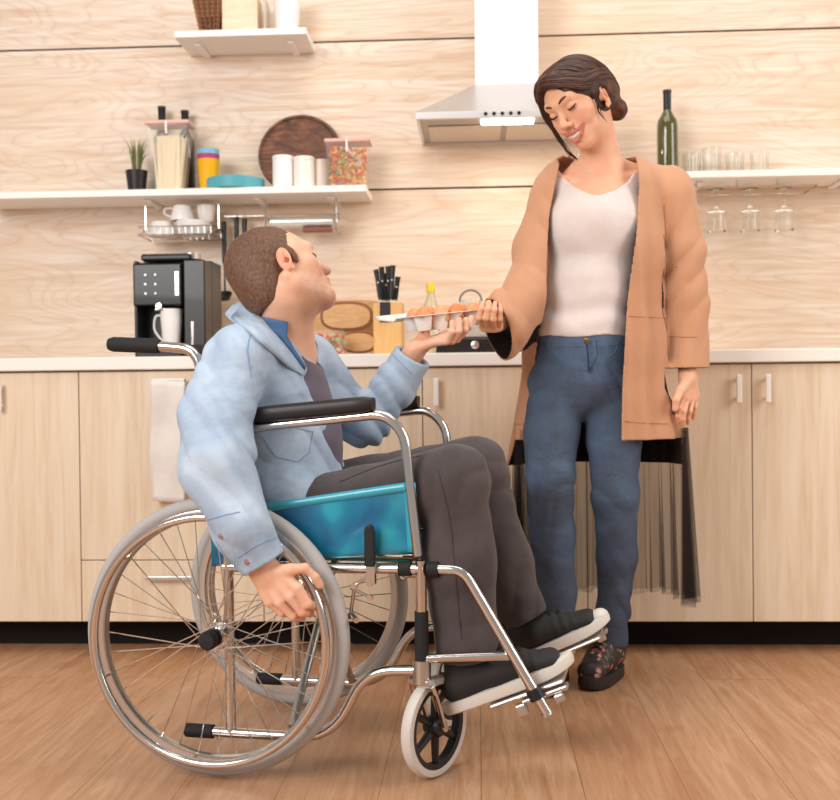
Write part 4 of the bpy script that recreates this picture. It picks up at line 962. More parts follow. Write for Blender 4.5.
for k in range(3):
    e = rng.normal(size=3)*.002
    strand([(.070, .058, .03), (.082+e[0], .045, -.05), (.078, .035+e[1], -.10), (.058+e[2], .025, -.135), (.030+.01*k, .015, -.152)], [.0030, .0022, .0018, .0014, .0004])
for k in range(4):
    e = rng.normal(size=3)*.003
    strand([(-.068, .030, .02), (-.070+e[0], .030+e[1], -.01), (-.064+e[2], .028, -.04), (-.060, .022, -.055-.006*k)], [.0016, .0012, .0010, .0003])
surf_ops = hair+HW.ops()
def on_head(p, lift):                                      # nearest outer surface of the head on the line from its centre
    c = np.array([0, -.015, .020]); d = np.asarray(p)-c; d /= np.linalg.norm(d); ts = np.linspace(.05, .15, 45)
    P = np.array([HW.w(c+d*t) for t in ts]); v = field(surf_ops, P); k = np.where(v < 0)[0]; t = ts[k[-1]] if len(k) else .09
    return c+d*(t+lift)
def combed(ctrl, r, n=16, lift=.0012):
    P, _ = catmull(ctrl, 1, 6); P = [on_head(p, lift) for p in P]; P = np.array(P); lk.mat(int(rng.integers(3)))
    for _ in range(2): P[1:-1] = (P[:-2]+P[2:]+2*P[1:-1])/4
    rr = np.interp(np.linspace(0, 1, len(P)), [0, .1, .85, 1], [r*.6, r, r, r*.3]); lk.tube([HW.w(p) for p in P], rr, 6)
for k in range(30):                                        # the swoop from the parting over the brow side to the ear and bun
    u = k/29; e = rng.normal(size=6)*.0022
    combed([(.026, .070-.012*u, .088+.010*u), (-.004+e[0], .078-.016*u, .078+.018*u+e[1]), (-.036+e[2], .066-.016*u, .056+.028*u+e[3]), (-.062, .036-.012*u, .026+.036*u+e[4]), (-.072, -.010-.01*u, .028+.022*u+e[5]), (-.062, -.050, .012+.02*u), (-.040, -.078, -.015), (-.026, -.088, -.032)], .0026, lift=.0006+.0012*rng.random())
for k in range(60):                                        # combed back over the crown on both sides
    u = k/59; e = rng.normal(size=6)*.003
    for sd in (-1, 1):
        y0 = .058-.11*u
        combed([(.026+sd*.004, y0, .12), (sd*.045+e[0], y0-.02+e[1], .095), (sd*.068+e[2], y0-.045, .055+e[3]), (sd*.060, -.06-.02*u, .015+e[4]), (sd*.020, -.092, -.030+e[5])], .0022, lift=.0004+.001*rng.random())
for k in range(14):
    u = k/13; e = rng.normal(size=6)*.002
    combed([(.028, .068-.02*u, .090+.01*u), (.050+e[0], .060-.02*u, .066+.01*u+e[1]), (.068, .040-.02*u, .030+e[2]), (.074, .014-.02*u, -.004+e[3]), (.060, -.05, -.02), (.02, -.09, -.034)], .0025)
for k in range(16):                                        # coils of the bun
    a = 2*PI*k/16; bc = np.array([.004, -.100, -.050]); lk.tube([HW.w(bc+np.array([.034*math.cos(a+t)*math.cos(t*.55), -.028*math.sin(t*.8+.2), .034*math.sin(a+t)*math.cos(t*.55)])) for t in np.linspace(0, 1.9, 9)], .0042, 6)
fobj(lk, 'loose_locks', m_locks, hw_o, bw)
# teeth
G = [[HW.w((.0270*t, .0890-.0125*t*t, -.0575+.0085*t*t+dz*(1-.35*t*t))) for t in np.linspace(-1, 1, 19)] for dz in (.0070, .001, -.0060)]
fobj(MB().grid(G), 'teeth', mat('teeth', 'f4ece2', .25), wo, bw, solid=.002)

# t-shirt
m_tee = fabric('pink_white_knit', 'ead8d0', 'f0e2dc', (7, .6, .02), 420, .8)
tee = [seg(J(597, 186, 3.10), J(594, 222, 3.075), (.126, .074), (.142, .102), X_, .03), cap(J(576, 232, 3.045), J(576, 236, 3.045), .070, .070, .03), cap(J(606, 232, 3.055), J(606, 236, 3.055), .062, .062, .03),
       seg(J(593, 225, 3.09), J(587, 285, 3.085), (.142, .098), (.124, .095), X_, .04), seg(J(587, 285, 3.085), J(583, 335, 3.085), (.124, .095), (.136, .112), X_, .04),
       cap(J(598, 188, 3.10), J(553, 188, 3.10), .047, .047, .03), cap(J(600, 188, 3.10), J(650, 183, 3.13), .047, .045, .03)]
zt = J(583, 336, 2.98)[2]
v_px = [(558, 160), (566, 176), (576, 188), (589, 196), (598, 197), (614, 191), (630, 180), (641, 163)]
vx = np.array([J(a, b, 3.02)[0] for a, b in v_px]); vz = np.array([J(a, b, 3.02)[2] for a, b in v_px])
def teepost(P, d):
    zc = np.interp(P[:, 0], vx, vz); front = sstep(3.14, 3.10, P[:, 1])
    d = np.maximum(d, (P[:, 2]-zc-(1-front)*.03)*.7)
    d = d+.0022*np.sin(P[:, 2]*85+2.5*np.sin(P[:, 0]*20)+P[:, 0]*25)*sstep(1.18, 1.02, P[:, 2])
    return np.maximum(d, zt+.003*np.sin(P[:, 0]*40)-P[:, 2])
solid_obj('t_shirt', tee, .0032, m_tee, wo, bw, post=teepost)
# jeans
def denim(name, a, b, c):
    x = N(name); v = x.coords(); base = x.ramp(x.noise(v, 5, 4, .6, .6), [(.3, a), (.5, b), (.72, c)])
    fine = x.noise(x.coords((1, 1, .25)), 900, 2, .6); base = x.mix(base, x.mix(base, 'dfe4ea', .18), fine)
    x.l(base, x.b.inputs['Base Color']); x.b.inputs['Roughness'].default_value = .85; x.b.inputs['Specular IOR Level'].default_value = .2
    n1 = x.bump(x.noise(x.coords((1, 1, 2.4)), 10, 2, .5, .4), .40, .012); x.l(x.bump(fine, .25, .0006, n1), x.b.inputs['Normal']); return x.m
m_jeans = denim('blue_denim', '18283d', '233a58', '3e5d7e')
jn = [seg(J(583, 345, 3.09), J(582, 378, 3.10), (.142, .112), (.158, .118), X_, .03)]
L1 = [J(557, 385, 3.09), J(551, 430, 3.07), J(550, 478, 3.05), J(552, 535, 3.09), J(557, 590, 3.11), J(557, 612, 3.11)]; r1 = [.088, .077, .066, .062, .053, .050]
L2 = [J(612, 385, 3.10), J(614, 440, 3.08), J(615, 495, 3.07), J(617, 555, 3.12), J(613, 610, 3.16), J(611, 648, 3.17)]; r2 = [.088, .074, .063, .056, .046, .045]
for L_, r_ in ((L1, r1), (L2, r2)):
    for i in range(5): jn.append(cap(L_[i], L_[i+1], r_[i], r_[i+1], .02))
zj = J(583, 333, 3.0)[2]
def jpost(P, d):
    z = P[:, 2]; f1 = .0046*(.6-np.abs(np.sin(z*30+1.5*np.sin(P[:, 0]*26+z*13)+P[:, 0]*36*np.sign(P[:, 0]-.47)+P[:, 1]*14)))
    kn = np.exp(-((z-.56)/.07)**2)+1.3*np.exp(-((z-.16)/.08)**2)+.5*np.exp(-((z-.84)/.05)**2)+.25
    d = d+f1*kn+.0012*wob(P, 35, 8)
    d = np.maximum(d, z-zj)
    h1 = np.where(P[:, 0] < J(585, 600, 3.1)[0], J(557, 612, 3.11)[2], J(612, 645, 3.17)[2])
    return np.maximum(d, h1-z)
jo = solid_obj('jeans', jn, .0034, m_jeans, wo, bw, post=jpost)
zf = lambda px, py, Y: J(px, py, Y)
wb = MB().tube([J(x, y, Yy) for x, y, Yy in ((586, 341, 2.965), (588, 355, 2.963), (589, 372, 2.975))], .0022, 6, smooth=3)
wb.tube([J(596, 341, 2.966), J(597, 356, 2.966), (J(590, 370, 2.978))], .0012, 5, smooth=4)
fobj(wb, 'fly', mat('dark_denim', '20364f', .8), jo, bw)
m_js = mat('jeans_stitch', '56708f', .85)
for pl_ in ([(553, 341), (555, 352), (563, 360)], [(618, 341), (615, 352), (607, 359)], [(547, 345), (570, 346), (600, 346), (618, 344)]):
    Q_ = onto(jo, bw, pl_, .0004)
    if len(Q_) > 2: fobj(MB().tube(Q_, .0010, 5), 'seam', m_js, jo, bw)
fobj(MB().lathe([(0, 0), (.007, 0), (.0075, .002), (.005, .004), (0, .004)], 16, J(586, 341, 2.966), zto((0, -1, 0))), 'button', mat('brass', 'a07848', .3, 1.), jo, bw)
# shoes
m_flow = N('black_floral_shoe'); v = m_flow.coords()
vo = m_flow.n('ShaderNodeTexVoronoi'); vo.inputs['Scale'].default_value = 62; m_flow.l(v, vo.inputs['Vector'])
hue = m_flow.ramp(m_flow.noise(v, 36, 1), [(.36, '4f6b3a'), (.5, 'a03338'), (.62, 'c79a86')])
spot = m_flow.mix(m_flow.ramp(vo.outputs['Distance'], [(.36, 1.), (.46, 0.)]), (0, 0, 0, 1), m_flow.ramp(m_flow.noise(v, 18, 1), [(.38, 1.), (.46, 0.)]))
m_flow.l(m_flow.mix('2c2422', hue, spot), m_flow.b.inputs['Base Color']); m_flow.b.inputs['Roughness'].default_value = .5; m_flow = m_flow.m
m_sole = mat('black_sole', '2b2422', .6)
def shoe(toe, heel, hgt, wd, m_up, m_so, parent, base, th, ankle, up=(0, 0, 1), lace=None, bands=True, toecap=None):
    toe = np.asarray(toe, float); heel = np.asarray(heel, float); d = toe-heel; L = np.linalg.norm(d); d /= L; up = np.asarray(up, float); up = nz(up-d*(up @ d)); sd = np.cross(d, up)
    q = lambda a, b, c: heel+d*a*L+sd*b*wd+up*c
    uppr = [seg(q(.12, 0, th+hgt*.33), q(.45, 0, th+hgt*.33), (wd*.80, hgt*.40), (wd*.92, hgt*.36), sd, .02), seg(q(.45, 0, th+hgt*.33), q(.845, .0, th+hgt*.14), (wd*.92, hgt*.36), (wd*.86, hgt*.27), sd, .02),
            cap(q(.19, 0, th+hgt*.35), q(.24, 0, th+hgt*1.0), wd*.80, wd*.84, .02), cap(q(.34, 0, th+hgt*.74), q(.64, 0, th+hgt*.36), wd*.60, wd*.42, .03)]
    cutz = q(0, 0, th*.6)
    def pst(P, dd):
        z = (P-cutz) @ up; dd = np.maximum(dd, -z); t = ((P-heel) @ d)/L
        dd = dd+.0012*np.sin(t*90)*np.exp(-((t-.68)/.10)**2)
        return np.maximum(dd, (P-q(0, 0, th+hgt*1.03)) @ up)
    uo = solid_obj('shoe', uppr, .0030, m_up, parent, base, post=pst)
    n = 48; ring = []
    for k in range(n):
        a = 2*PI*k/n; cx = .5+.5*math.cos(a); wv = math.sin(a); wdt = (1.0 if cx > .5 else .84+.16*cx*2)*(1-.10*math.exp(-((cx-.42)/.15)**2))
        e = abs(math.cos(a))**.75*np.sign(math.cos(a)); ring.append((.485+.515*e, np.sign(wv)*abs(wv)**.8*wdt))
    def rg(s_, z, lift=0): return [q(.485+(t-.485)*(1+(s_-1)*.4), w_*s_, z + lift*max(0, t-.75)**2*L*1.5) for t, w_ in ring]
    rings = [rg(.90, 0, .35), rg(.99, th*.12, .35), rg(1.03, th*.5, .35), rg(1.01, th, .35), rg(.93, th*1.06, .35)]
    m = MB(); V = [p for r_ in rings for p in r_]
    m.add(V, [tuple(range(n-1, -1, -1))]+[(i*n+k, i*n+(k+1) % n, (i+1)*n+(k+1) % n, (i+1)*n+k) for i in range(len(rings)-1) for k in range(n)]+[tuple(range((len(rings)-1)*n, len(rings)*n))])
    fobj(m, 'sole', m_so, uo, base)
    if toecap is not None:
        solid_obj('toe_cap', [E_ for E_ in [ell(q(.93, 0, th+hgt*.08), (wd*.62, L*.070, hgt*.20), np.stack([sd, d, up], 1), .01)]], .003, toecap, uo, base, post=lambda P, dd: np.maximum(dd, -((P-q(0, 0, th*.8)) @ up)))
    if lace:
        lm = MB()
        for k in range(5):
            t = .40+.062*k; w_ = wd*.36
            col_ = np.array([q(t, 0, c) for c in np.linspace(th, th+hgt*1.4, 60)]); vv = field(uppr, col_); kk = np.where(vv < 0)[0]
            zt_ = min(np.linspace(th, th+hgt*1.4, 60)[kk[-1]] if len(kk) else th+hgt*.8, th+hgt*1.03)
            lm.tube([q(t, -w_/wd, zt_-.007), q(t+.012, 0, zt_+.003), q(t+.02, w_/wd, zt_-.007)], .0023, 6, smooth=4)
            lm.tube([q(t, w_/wd, zt_-.007), q(t+.012, 0, zt_+.0045), q(t+.02, -w_/wd, zt_-.007)], .0023, 6, smooth=4)
        for s_ in (-1, 1): lm.tube([q(.36, 0, th+hgt*1.03), q(.37, s_*.35, th+hgt*1.13), q(.42, s_*.55, th+hgt*1.0), q(.38, s_*.1, th+hgt*1.01)], .002, 6, smooth=5)
        fobj(lm, 'laces', lace, uo, base)
    return uo
tp = J(586, 686, 3.04); hp = J(617, 686, 3.235); tp[2] = hp[2] = .0
m_blk_lace = mat('black_laces', '141112', .8)
shoe(tp, hp, .118, .046, m_flow, m_sole, wo, bw, .034, None, lace=m_blk_lace)
tp = J(543, 690, 2.98); hp = J(559, 680, 3.18); tp[2] = hp[2] = .0
shoe(tp, hp, .118, .046, m_flow, m_sole, wo, bw, .034, None, lace=m_blk_lace)

# cardigan: an open shell with wide sleeves
x = N('tan_cardigan_cloth'); v = x.coords(); fine = x.noise(v, 700, 2)
base_ = x.mix('c28a67', 'd09b78', x.ramp(x.noise(v, 4, 3), [(.35, 0.), (.65, 1.)]))
geo = x.n('ShaderNodeNewGeometry')
x.l(base_, x.b.inputs['Base Color']); x.b.inputs['Roughness'].default_value = .8; x.b.inputs['Sheen Weight'].default_value = .2; x.b.inputs['Specular IOR Level'].default_value = .2
x.l(x.bump(fine, .2, .0007, x.bump(x.noise(x.coords((1.6, 1.6, .6)), 8, 3, .5, .8), .45, .015)), x.b.inputs['Normal']); m_card = x.m
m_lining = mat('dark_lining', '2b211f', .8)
Yc = 3.11
cd = [seg(J(599, 190, Yc), J(598, 250, Yc), (.178, .120), (.180, .142), X_, .03), seg(J(598, 250, Yc), J(597, 345, Yc), (.180, .142), (.200, .150), X_, .04), seg(J(597, 345, Yc), J(597, 480, Yc+.02), (.200, .150), (.262, .170), X_, .04),
      cap(J(600, 178, 3.13), J(556, 191, 3.10), .038, .052, .04), cap(J(602, 178, 3.13), J(670, 186, 3.13), .040, .058, .04), cap(J(602, 166, 3.15), J(603, 172, 3.15), .05, .05, .03)]
slR = [J(552, 200, 3.08), J(538, 250, 3.05), J(527, 295, 3.00), J(500, 328, 2.93)]; srR = [.064, .064, .066, .083]
slL = [J(672, 198, 3.12), J(681, 250, 3.12), J(684, 300, 3.11), J(685, 372, 3.07)]; srL = [.066, .062, .060, .062]
for S_, r_ in ((slR, srR), (slL, srL)):
    for i in range(3): cd.append(cap(S_[i], S_[i+1], r_[i], r_[i+1], .025))
lxp = [(160, 562), (185, 556), (215, 550), (250, 547), (300, 545), (340, 540), (400, 533), (445, 528), (490, 524)]
rxp = [(155, 640), (185, 641), (215, 638), (250, 633), (300, 627), (340, 623), (400, 620), (445, 619), (490, 618)]
lz = np.array([J(p[1], p[0], 2.99)[2] for p in lxp])[::-1]; lxv = np.array([J(p[1], p[0], 2.99)[0] for p in lxp])[::-1]
rz_ = np.array([J(p[1], p[0], 2.99)[2] for p in rxp])[::-1]; rxv = np.array([J(p[1], p[0], 2.99)[0] for p in rxp])[::-1]
zhf = J(600, 441, 2.97)[2]; zhb = J(692, 465, 3.12)[2]
cR = slR[3]+nz(slR[3]-slR[2])*.010; nR = nz(np.array([-.92, -.40, -.30])); cL = J(685, 368, 3.07); nL = np.array([0, 0, -1.])
def axis_d(P, A):
    d = np.full(len(P), 9.)
    for i in range(len(A)-1):
        ba = A[i+1]-A[i]; t = np.clip((P-A[i]) @ ba/(ba @ ba), 0, 1); d = np.minimum(d, np.linalg.norm(P-A[i]-t[:, None]*ba, axis=1))
    return d
def cpost(P, d):
    z = P[:, 2]; ang = np.arctan2(P[:, 0]-.5, P[:, 1]-Yc)
    low = sstep(1.45, .9, z); torso_ = sstep(.02, .05, np.minimum(axis_d(P, slR), axis_d(P, slL))-.055)
    elb = np.exp(-((z-1.16)/.12)**2)+.4; torso = (np.abs(P[:, 0]-.49) < .30)
    d = d+(.0075*low*np.sin(ang*15+1.2*np.sin(z*5)))+.0095*(np.abs(np.sin(P[:, 0]*38+z*2.2+.8*np.sin(z*5)))-.6)*sstep(.78, 1.1, z)*sstep(1.52, 1.40, z)*torso_
    # sleeve creases
    d = d-.0060*elb*(np.abs(np.sin(z*26+P[:, 0]*34+1.2*np.sin(P[:, 0]*25+z*7)))-.6)*(1-torso_)*sstep(.44, .40, P[:, 0])-.0055*elb*(np.abs(np.sin(z*24-P[:, 0]*36+1.3*np.sin(z*11)))-.6)*(1-torso_)*sstep(.60, .64, P[:, 0])
    d = np.abs(d+.0032)-.0032
    xl = np.interp(z, lz, lxv); xr = np.interp(z, rz_, rxv)
    inside = np.maximum.reduce([xl-P[:, 0], P[:, 0]-xr, P[:, 1]-3.10]); inside2 = inside
    d = np.maximum(d, -inside2)
    nk = np.linalg.norm((P-J(601, 158, 3.10))/np.array([.105, .075, .085]), axis=1)-1; d = np.maximum(d, -nk*.075)
    nz_ = cR-P; near = np.linalg.norm(P-cR, axis=1) < .16
    d = np.where(near, np.maximum(d, (P-cR) @ nR), d)
    near = np.linalg.norm((P-cL)/np.array([1, 1, 1.1]), axis=1) < .105
    d = np.where(near & (P[:, 0] > cL[0]-.068), np.maximum(d, cL[2]-z), d)
    zh = np.where(P[:, 1] < 3.10, zhf, zhb-.0)
    zh = np.interp(P[:, 1], [2.9, 3.12, 3.14], [zhf, zhf, zhb])
    return np.maximum(d, zh-z)
def cmat(Cn): return np.zeros(len(Cn))
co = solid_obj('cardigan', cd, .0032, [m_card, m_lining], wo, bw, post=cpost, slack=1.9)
# inner faces are the dark lining
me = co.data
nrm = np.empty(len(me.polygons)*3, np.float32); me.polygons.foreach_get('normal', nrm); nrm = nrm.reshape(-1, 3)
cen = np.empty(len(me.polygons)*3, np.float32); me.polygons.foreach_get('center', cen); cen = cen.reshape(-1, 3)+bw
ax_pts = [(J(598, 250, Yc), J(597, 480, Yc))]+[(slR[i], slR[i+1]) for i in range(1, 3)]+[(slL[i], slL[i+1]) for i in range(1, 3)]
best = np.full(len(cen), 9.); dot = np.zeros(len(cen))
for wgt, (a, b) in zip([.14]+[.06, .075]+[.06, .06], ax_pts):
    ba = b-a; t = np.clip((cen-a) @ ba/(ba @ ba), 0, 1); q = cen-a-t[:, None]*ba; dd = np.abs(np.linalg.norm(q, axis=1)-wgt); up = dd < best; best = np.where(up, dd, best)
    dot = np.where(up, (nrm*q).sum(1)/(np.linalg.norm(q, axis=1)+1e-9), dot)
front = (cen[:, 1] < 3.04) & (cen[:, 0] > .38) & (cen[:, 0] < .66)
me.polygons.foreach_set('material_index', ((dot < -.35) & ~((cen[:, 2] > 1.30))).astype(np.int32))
# stitched details: front band seam, hem band and pocket seams
m_seam = mat('seam_shadowless_thread', 'b57b55', .85)
for pl_ in ([(664, 205), (666, 240), (667, 290), (667, 340)], [(626, 316), (645, 317), (666, 318)], [(622, 421), (645, 423), (673, 424)], [(507, 424), (516, 424), (527, 424)], [(669, 336), (683, 337), (697, 337)]):
    Q_ = onto(co, bw, pl_, .0006)
    if len(Q_) > 2: fobj(MB().tube(Q_, .0011, 5), 'seam', m_seam, co, bw)
# tulle tail under the cardigan
x = N('black_tulle'); tr = x.n('ShaderNodeBsdfTransparent'); df = x.n('ShaderNodeBsdfDiffuse'); df.inputs[0].default_value = lin('3c322e'); mx = x.n('ShaderNodeMixShader')
lw_ = x.n('ShaderNodeLayerWeight'); lw_.inputs[0].default_value = .5
mth = x.n('ShaderNodeMath', operation='MULTIPLY_ADD'); x.l(lw_.outputs['Facing'], mth.inputs[0]); mth.inputs[1].default_value = .28; mth.inputs[2].default_value = .22; mth.use_clamp = True
x.l(mth.outputs[0], mx.inputs[0]); x.l(tr.outputs[0], mx.inputs[1]); x.l(df.outputs[0], mx.inputs[2]); x.l(mx.outputs[0], x.t.nodes['Material Output'].inputs[0]); m_tulle = x.m
m = MB()
for layer in (0, 1):
    G = []
    for i, z in enumerate(np.linspace(zhf+.03, J(600, 595-4*layer, 3.2)[2], 26)):
        t = i/25; row = []
        for a in np.linspace(-2.0 if layer == 0 else -1.75, 2.02, 190):
            R_ = 1+.05*t; f_ = (.006+.016*t)*math.sin(a*23+layer*2+1.5*math.sin(a*7))+.004*t*math.sin(a*61+layer)
            rx = .235*R_+f_+.004*layer; ry = .165*R_+f_
            row.append((.512+rx*math.sin(a), 3.10+ry*math.cos(a), z+.006*math.sin(a*9)*t))
        G.append(row)
    m.grid(G)
fobj(m, 'tulle_skirt', m_tulle, wo, bw)
# ================================================================ the seated man
bm_ = np.array([CH0[0]+.12, CH0[1], 0.])
mo = thing('person', 'man with short brown hair in light denim shirt and grey trousers, seated in the wheelchair', 'person', F2W(bm_), YAW)
lat = _Rch @ np.array([0, 1., 0]); fwd = _Rch @ np.array([1., 0, 0])
pt = math.radians(20.3); ya = math.radians(27.9); ro = math.radians(29.8)
f_ = np.array([math.cos(pt)*math.cos(ya), math.cos(pt)*math.sin(ya), math.sin(pt)])
r0 = np.array([math.sin(ya), -math.cos(ya), 0]); u0 = np.cross(r0, f_); r1 = r0*math.cos(ro)+u0*math.sin(ro)
HM = Head((0, 0, 0), f_, -r1, 1.028, True); HM.c = J(283, 277, 2.60)
sk_m = lin('eab799')[:3]
b_ = [seg(J(290, 500, 2.65), J(276, 430, 2.66), (.14, .10), (.13, .10), lat, .03), seg(J(276, 430, 2.66), J(272, 365, 2.66), (.13, .10), (.14, .10), lat, .03)]
b_ += [cap(J(276, 352, 2.66), J(246, 356, 2.52), .055, .05, .03), cap(J(276, 352, 2.66), J(310, 358, 2.80), .055, .05, .03)]
b_ += [cap(J(284, 352, 2.66), HM.w((0, -.030, -.045)), .066, .060, .03), cap(J(298, 352, 2.665), HM.w((0, .012, -.055)), .034, .034, .03)]
b_ += [cap(HM.w((.062, -.02, -.035)), J(296, 356, 2.61), .014, .010, .015)]
ns, ne, nw = J(238, 360, 2.48), J(216, 465, 2.345), J(262, 566, 2.315)
fs_, fe, fw_ = J(312, 362, 2.83), J(364, 424, 2.81), J(414, 352, 2.765)
b_ += [cap(ns, ne, .048, .040, .02), cap(ne, nw, .040, .027, .02), cap(fs_, fe, .048, .038, .02), cap(fe, fw_, .038, .027, .02)]
legs = [[J(305, 512, 2.57), J(455, 480, 2.42), J(463, 655, 2.42), J(520, 680, 2.40)], [J(312, 500, 2.74), J(474, 470, 2.66), J(516, 612, 2.645), J(565, 640, 2.63)]]
for L_ in legs: b_ += [cap(L_[0], L_[1], .07, .045, .02), cap(L_[1], L_[2], .042, .03, .02), cap(L_[2], L_[3], .028, .024, .02)]
# near hand closed round the hand rim
nf = [[J(298, 588, 2.278), J(308, 604, 2.280), J(315, 606, 2.315), J(309, 597, 2.332)],
      [J(291, 597, 2.283), J(302, 612, 2.286), J(310, 613, 2.322), J(304, 604, 2.336)],
      [J(280, 603, 2.292), J(293, 616, 2.296), J(301, 617, 2.330), J(297, 608, 2.342)],
      [J(269, 602, 2.306), J(282, 613, 2.312), J(289, 614, 2.340), J(286, 606, 2.348)]]
b_ += finger_hand(J(266, 573, 2.312), .045, nf, [J(290, 570, 2.287), J(305, 568, 2.286), J(315, 577, 2.290)], rf=(.0105, .0098, .0090, .0080))
b_ += [cap(J(315, 577, 2.290), J(320, 585, 2.296), .0098, .0088, .004), cap(nw, J(268, 576, 2.312), .027, .024, .015)]
# far hand, palm up under the carton
pf = [[J(447, 335, 2.800), J(461, 335, 2.755), J(469, 327, 2.735), J(471, 318, 2.745)],
      [J(443, 338, 2.775), J(457, 339, 2.725), J(465, 330, 2.705), J(466, 320, 2.712)],
      [J(439, 341, 2.750), J(452, 341, 2.700), J(459, 331, 2.685), J(459, 320, 2.692)],
      [J(434, 343, 2.730), J(446, 342, 2.690), J(452, 332, 2.678), J(452, 322, 2.684)]]
b_ += finger_hand(J(416, 348, 2.765), .045, pf, [J(424, 334, 2.80), J(428, 324, 2.835), J(436, 313, 2.855)], rf=(.0100, .0092, .0084, .0076))
b_ += HM.ops()
def mcol(P):
    c = HM.colour(P, sk_m, lin('d08d78')[:3], lin('e8906f')[:3], lin('8a6450')[:3])
    return c
solid_obj('body', b_, .0024, m_skin, mo, bm_, colf=mcol)
m_brown = N('short_brown_hair'); _t = m_brown.noise(m_brown.coords((1, 1, .5)), 210, 3, .6); _u = m_brown.noise(m_brown.coords(), 14, 2)
m_brown.l(m_brown.mix(m_brown.ramp(_t, [(.3, '4a2f20'), (.55, '74503a'), (.8, '9a7256')]), '5d3d2b', m_brown.mix((0, 0, 0, 1), (.6, .6, .6, 1), _u)), m_brown.b.inputs['Base Color'])
m_brown.b.inputs['Roughness'].default_value = .6; m_brown.l(m_brown.bump(_t, .6, .003), m_brown.b.inputs['Normal']); m_brown = m_brown.m
HM.extras(mo, bm_, mat('brown_brow', '6b4630', .7), m_lash)
E = HM.E
mh = [E((0, -.020, .047), (.0785, .0985, .0880)), E((0, -.062, -.018), (.064, .052, .064), .03)]
mh += [E((0, .118, .028), (.082, .098, .088), .006, 's'), E((0, .10, -.09), (.10, .085, .10), .006, 's')]
for q in (-1, 1):
    mh += [E((q*.088, -.004, .002), (.020, .024, .034), .006, 's'), E((q*.085, .005, -.060), (.045, .046, .050), .008, 's')]
    mh += [E((q*.0700, .018, .008), (.0065, .009, .024), .004)]
mh += [E((0, -.060, -.112), (.12, .13, .045), .004, 's')]
def mhp(P, d): return d+.0010*wob(P, 420, 2)+.0007*wob(P, 900, 4)
solid_obj('hair', mh, .0022, m_brown, mo, bm_, post=mhp)

# clothes
x = N('light_denim'); v = x.coords(); base_ = x.ramp(x.noise(v, 6, 4, .6, .8), [(.28, '7a8faa'), (.5, '9bb0c7'), (.74, 'c2d0de')])
fine = x.noise(x.coords((1, 1, .3)), 800, 2, .6); base_ = x.mix(base_, x.mix(base_, 'f0f4f8', .3), fine)
x.l(base_, x.b.inputs['Base Color']); x.b.inputs['Roughness'].default_value = .85; x.b.inputs['Specular IOR Level'].default_value = .2
x.l(x.bump(fine, .25, .0006, x.bump(x.noise(x.coords((1, 1, 1.3)), 9, 2, .5, .5), .6, .016)), x.b.inputs['Normal']); m_shirt = x.m
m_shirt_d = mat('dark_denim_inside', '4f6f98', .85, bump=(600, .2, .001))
m_grey_t = fabric('mauve_grey_jersey', '6a5f6b', '7d7280', (12, .4, .01), 500)
tor = [seg(J(293, 498, 2.65), J(281, 440, 2.66), (.192, .138), (.180, .132), lat, .03), seg(J(281, 440, 2.66), J(268, 388, 2.66), (.178, .132), (.188, .128), lat, .04), seg(J(268, 388, 2.66), J(273, 352, 2.66), (.188, .128), (.150, .085), lat, .04)]
sho = [cap(J(270, 352, 2.66), J(242, 360, 2.49), .056, .074, .04), cap(J(276, 346, 2.66), J(308, 362, 2.83), .060, .068, .04)]
slN = [J(238, 360, 2.475), J(216, 415, 2.40), J(218, 468, 2.34), J(242, 526, 2.31), J(264, 563, 2.312)]; srN = [.077, .078, .075, .060, .047]
slF = [J(312, 364, 2.83), J(344, 408, 2.83), J(365, 423, 2.81), J(397, 383, 2.785), J(413, 356, 2.765)]; srF = [.068, .062, .056, .052, .046]
sh = tor+sho
for S_, r_ in ((slN, srN), (slF, srF)): sh += [cap(S_[i], S_[i+1], r_[i], r_[i+1], .025) for i in range(4)]
cN, dN = slN[4], nz(slN[4]-slN[3]); cF, dF = slF[4], nz(slF[4]-slF[3])
sh += [cap(cN-dN*.045, cN-dN*.002, .0475, .0475, .002), cap(cF-dF*.05, cF-dF*.002, .0480, .0480, .002)]
nk = J(290, 340, 2.655)
def axis_t(P, A):                                        # parameter along a sleeve
    d = np.full(len(P), 9.); 
    for i in range(len(A)-1):
        ba = A[i+1]-A[i]; t = np.clip((P-A[i]) @ ba/(ba @ ba), 0, 1); d = np.minimum(d, np.linalg.norm(P-A[i]-t[:, None]*ba, axis=1))
    return d
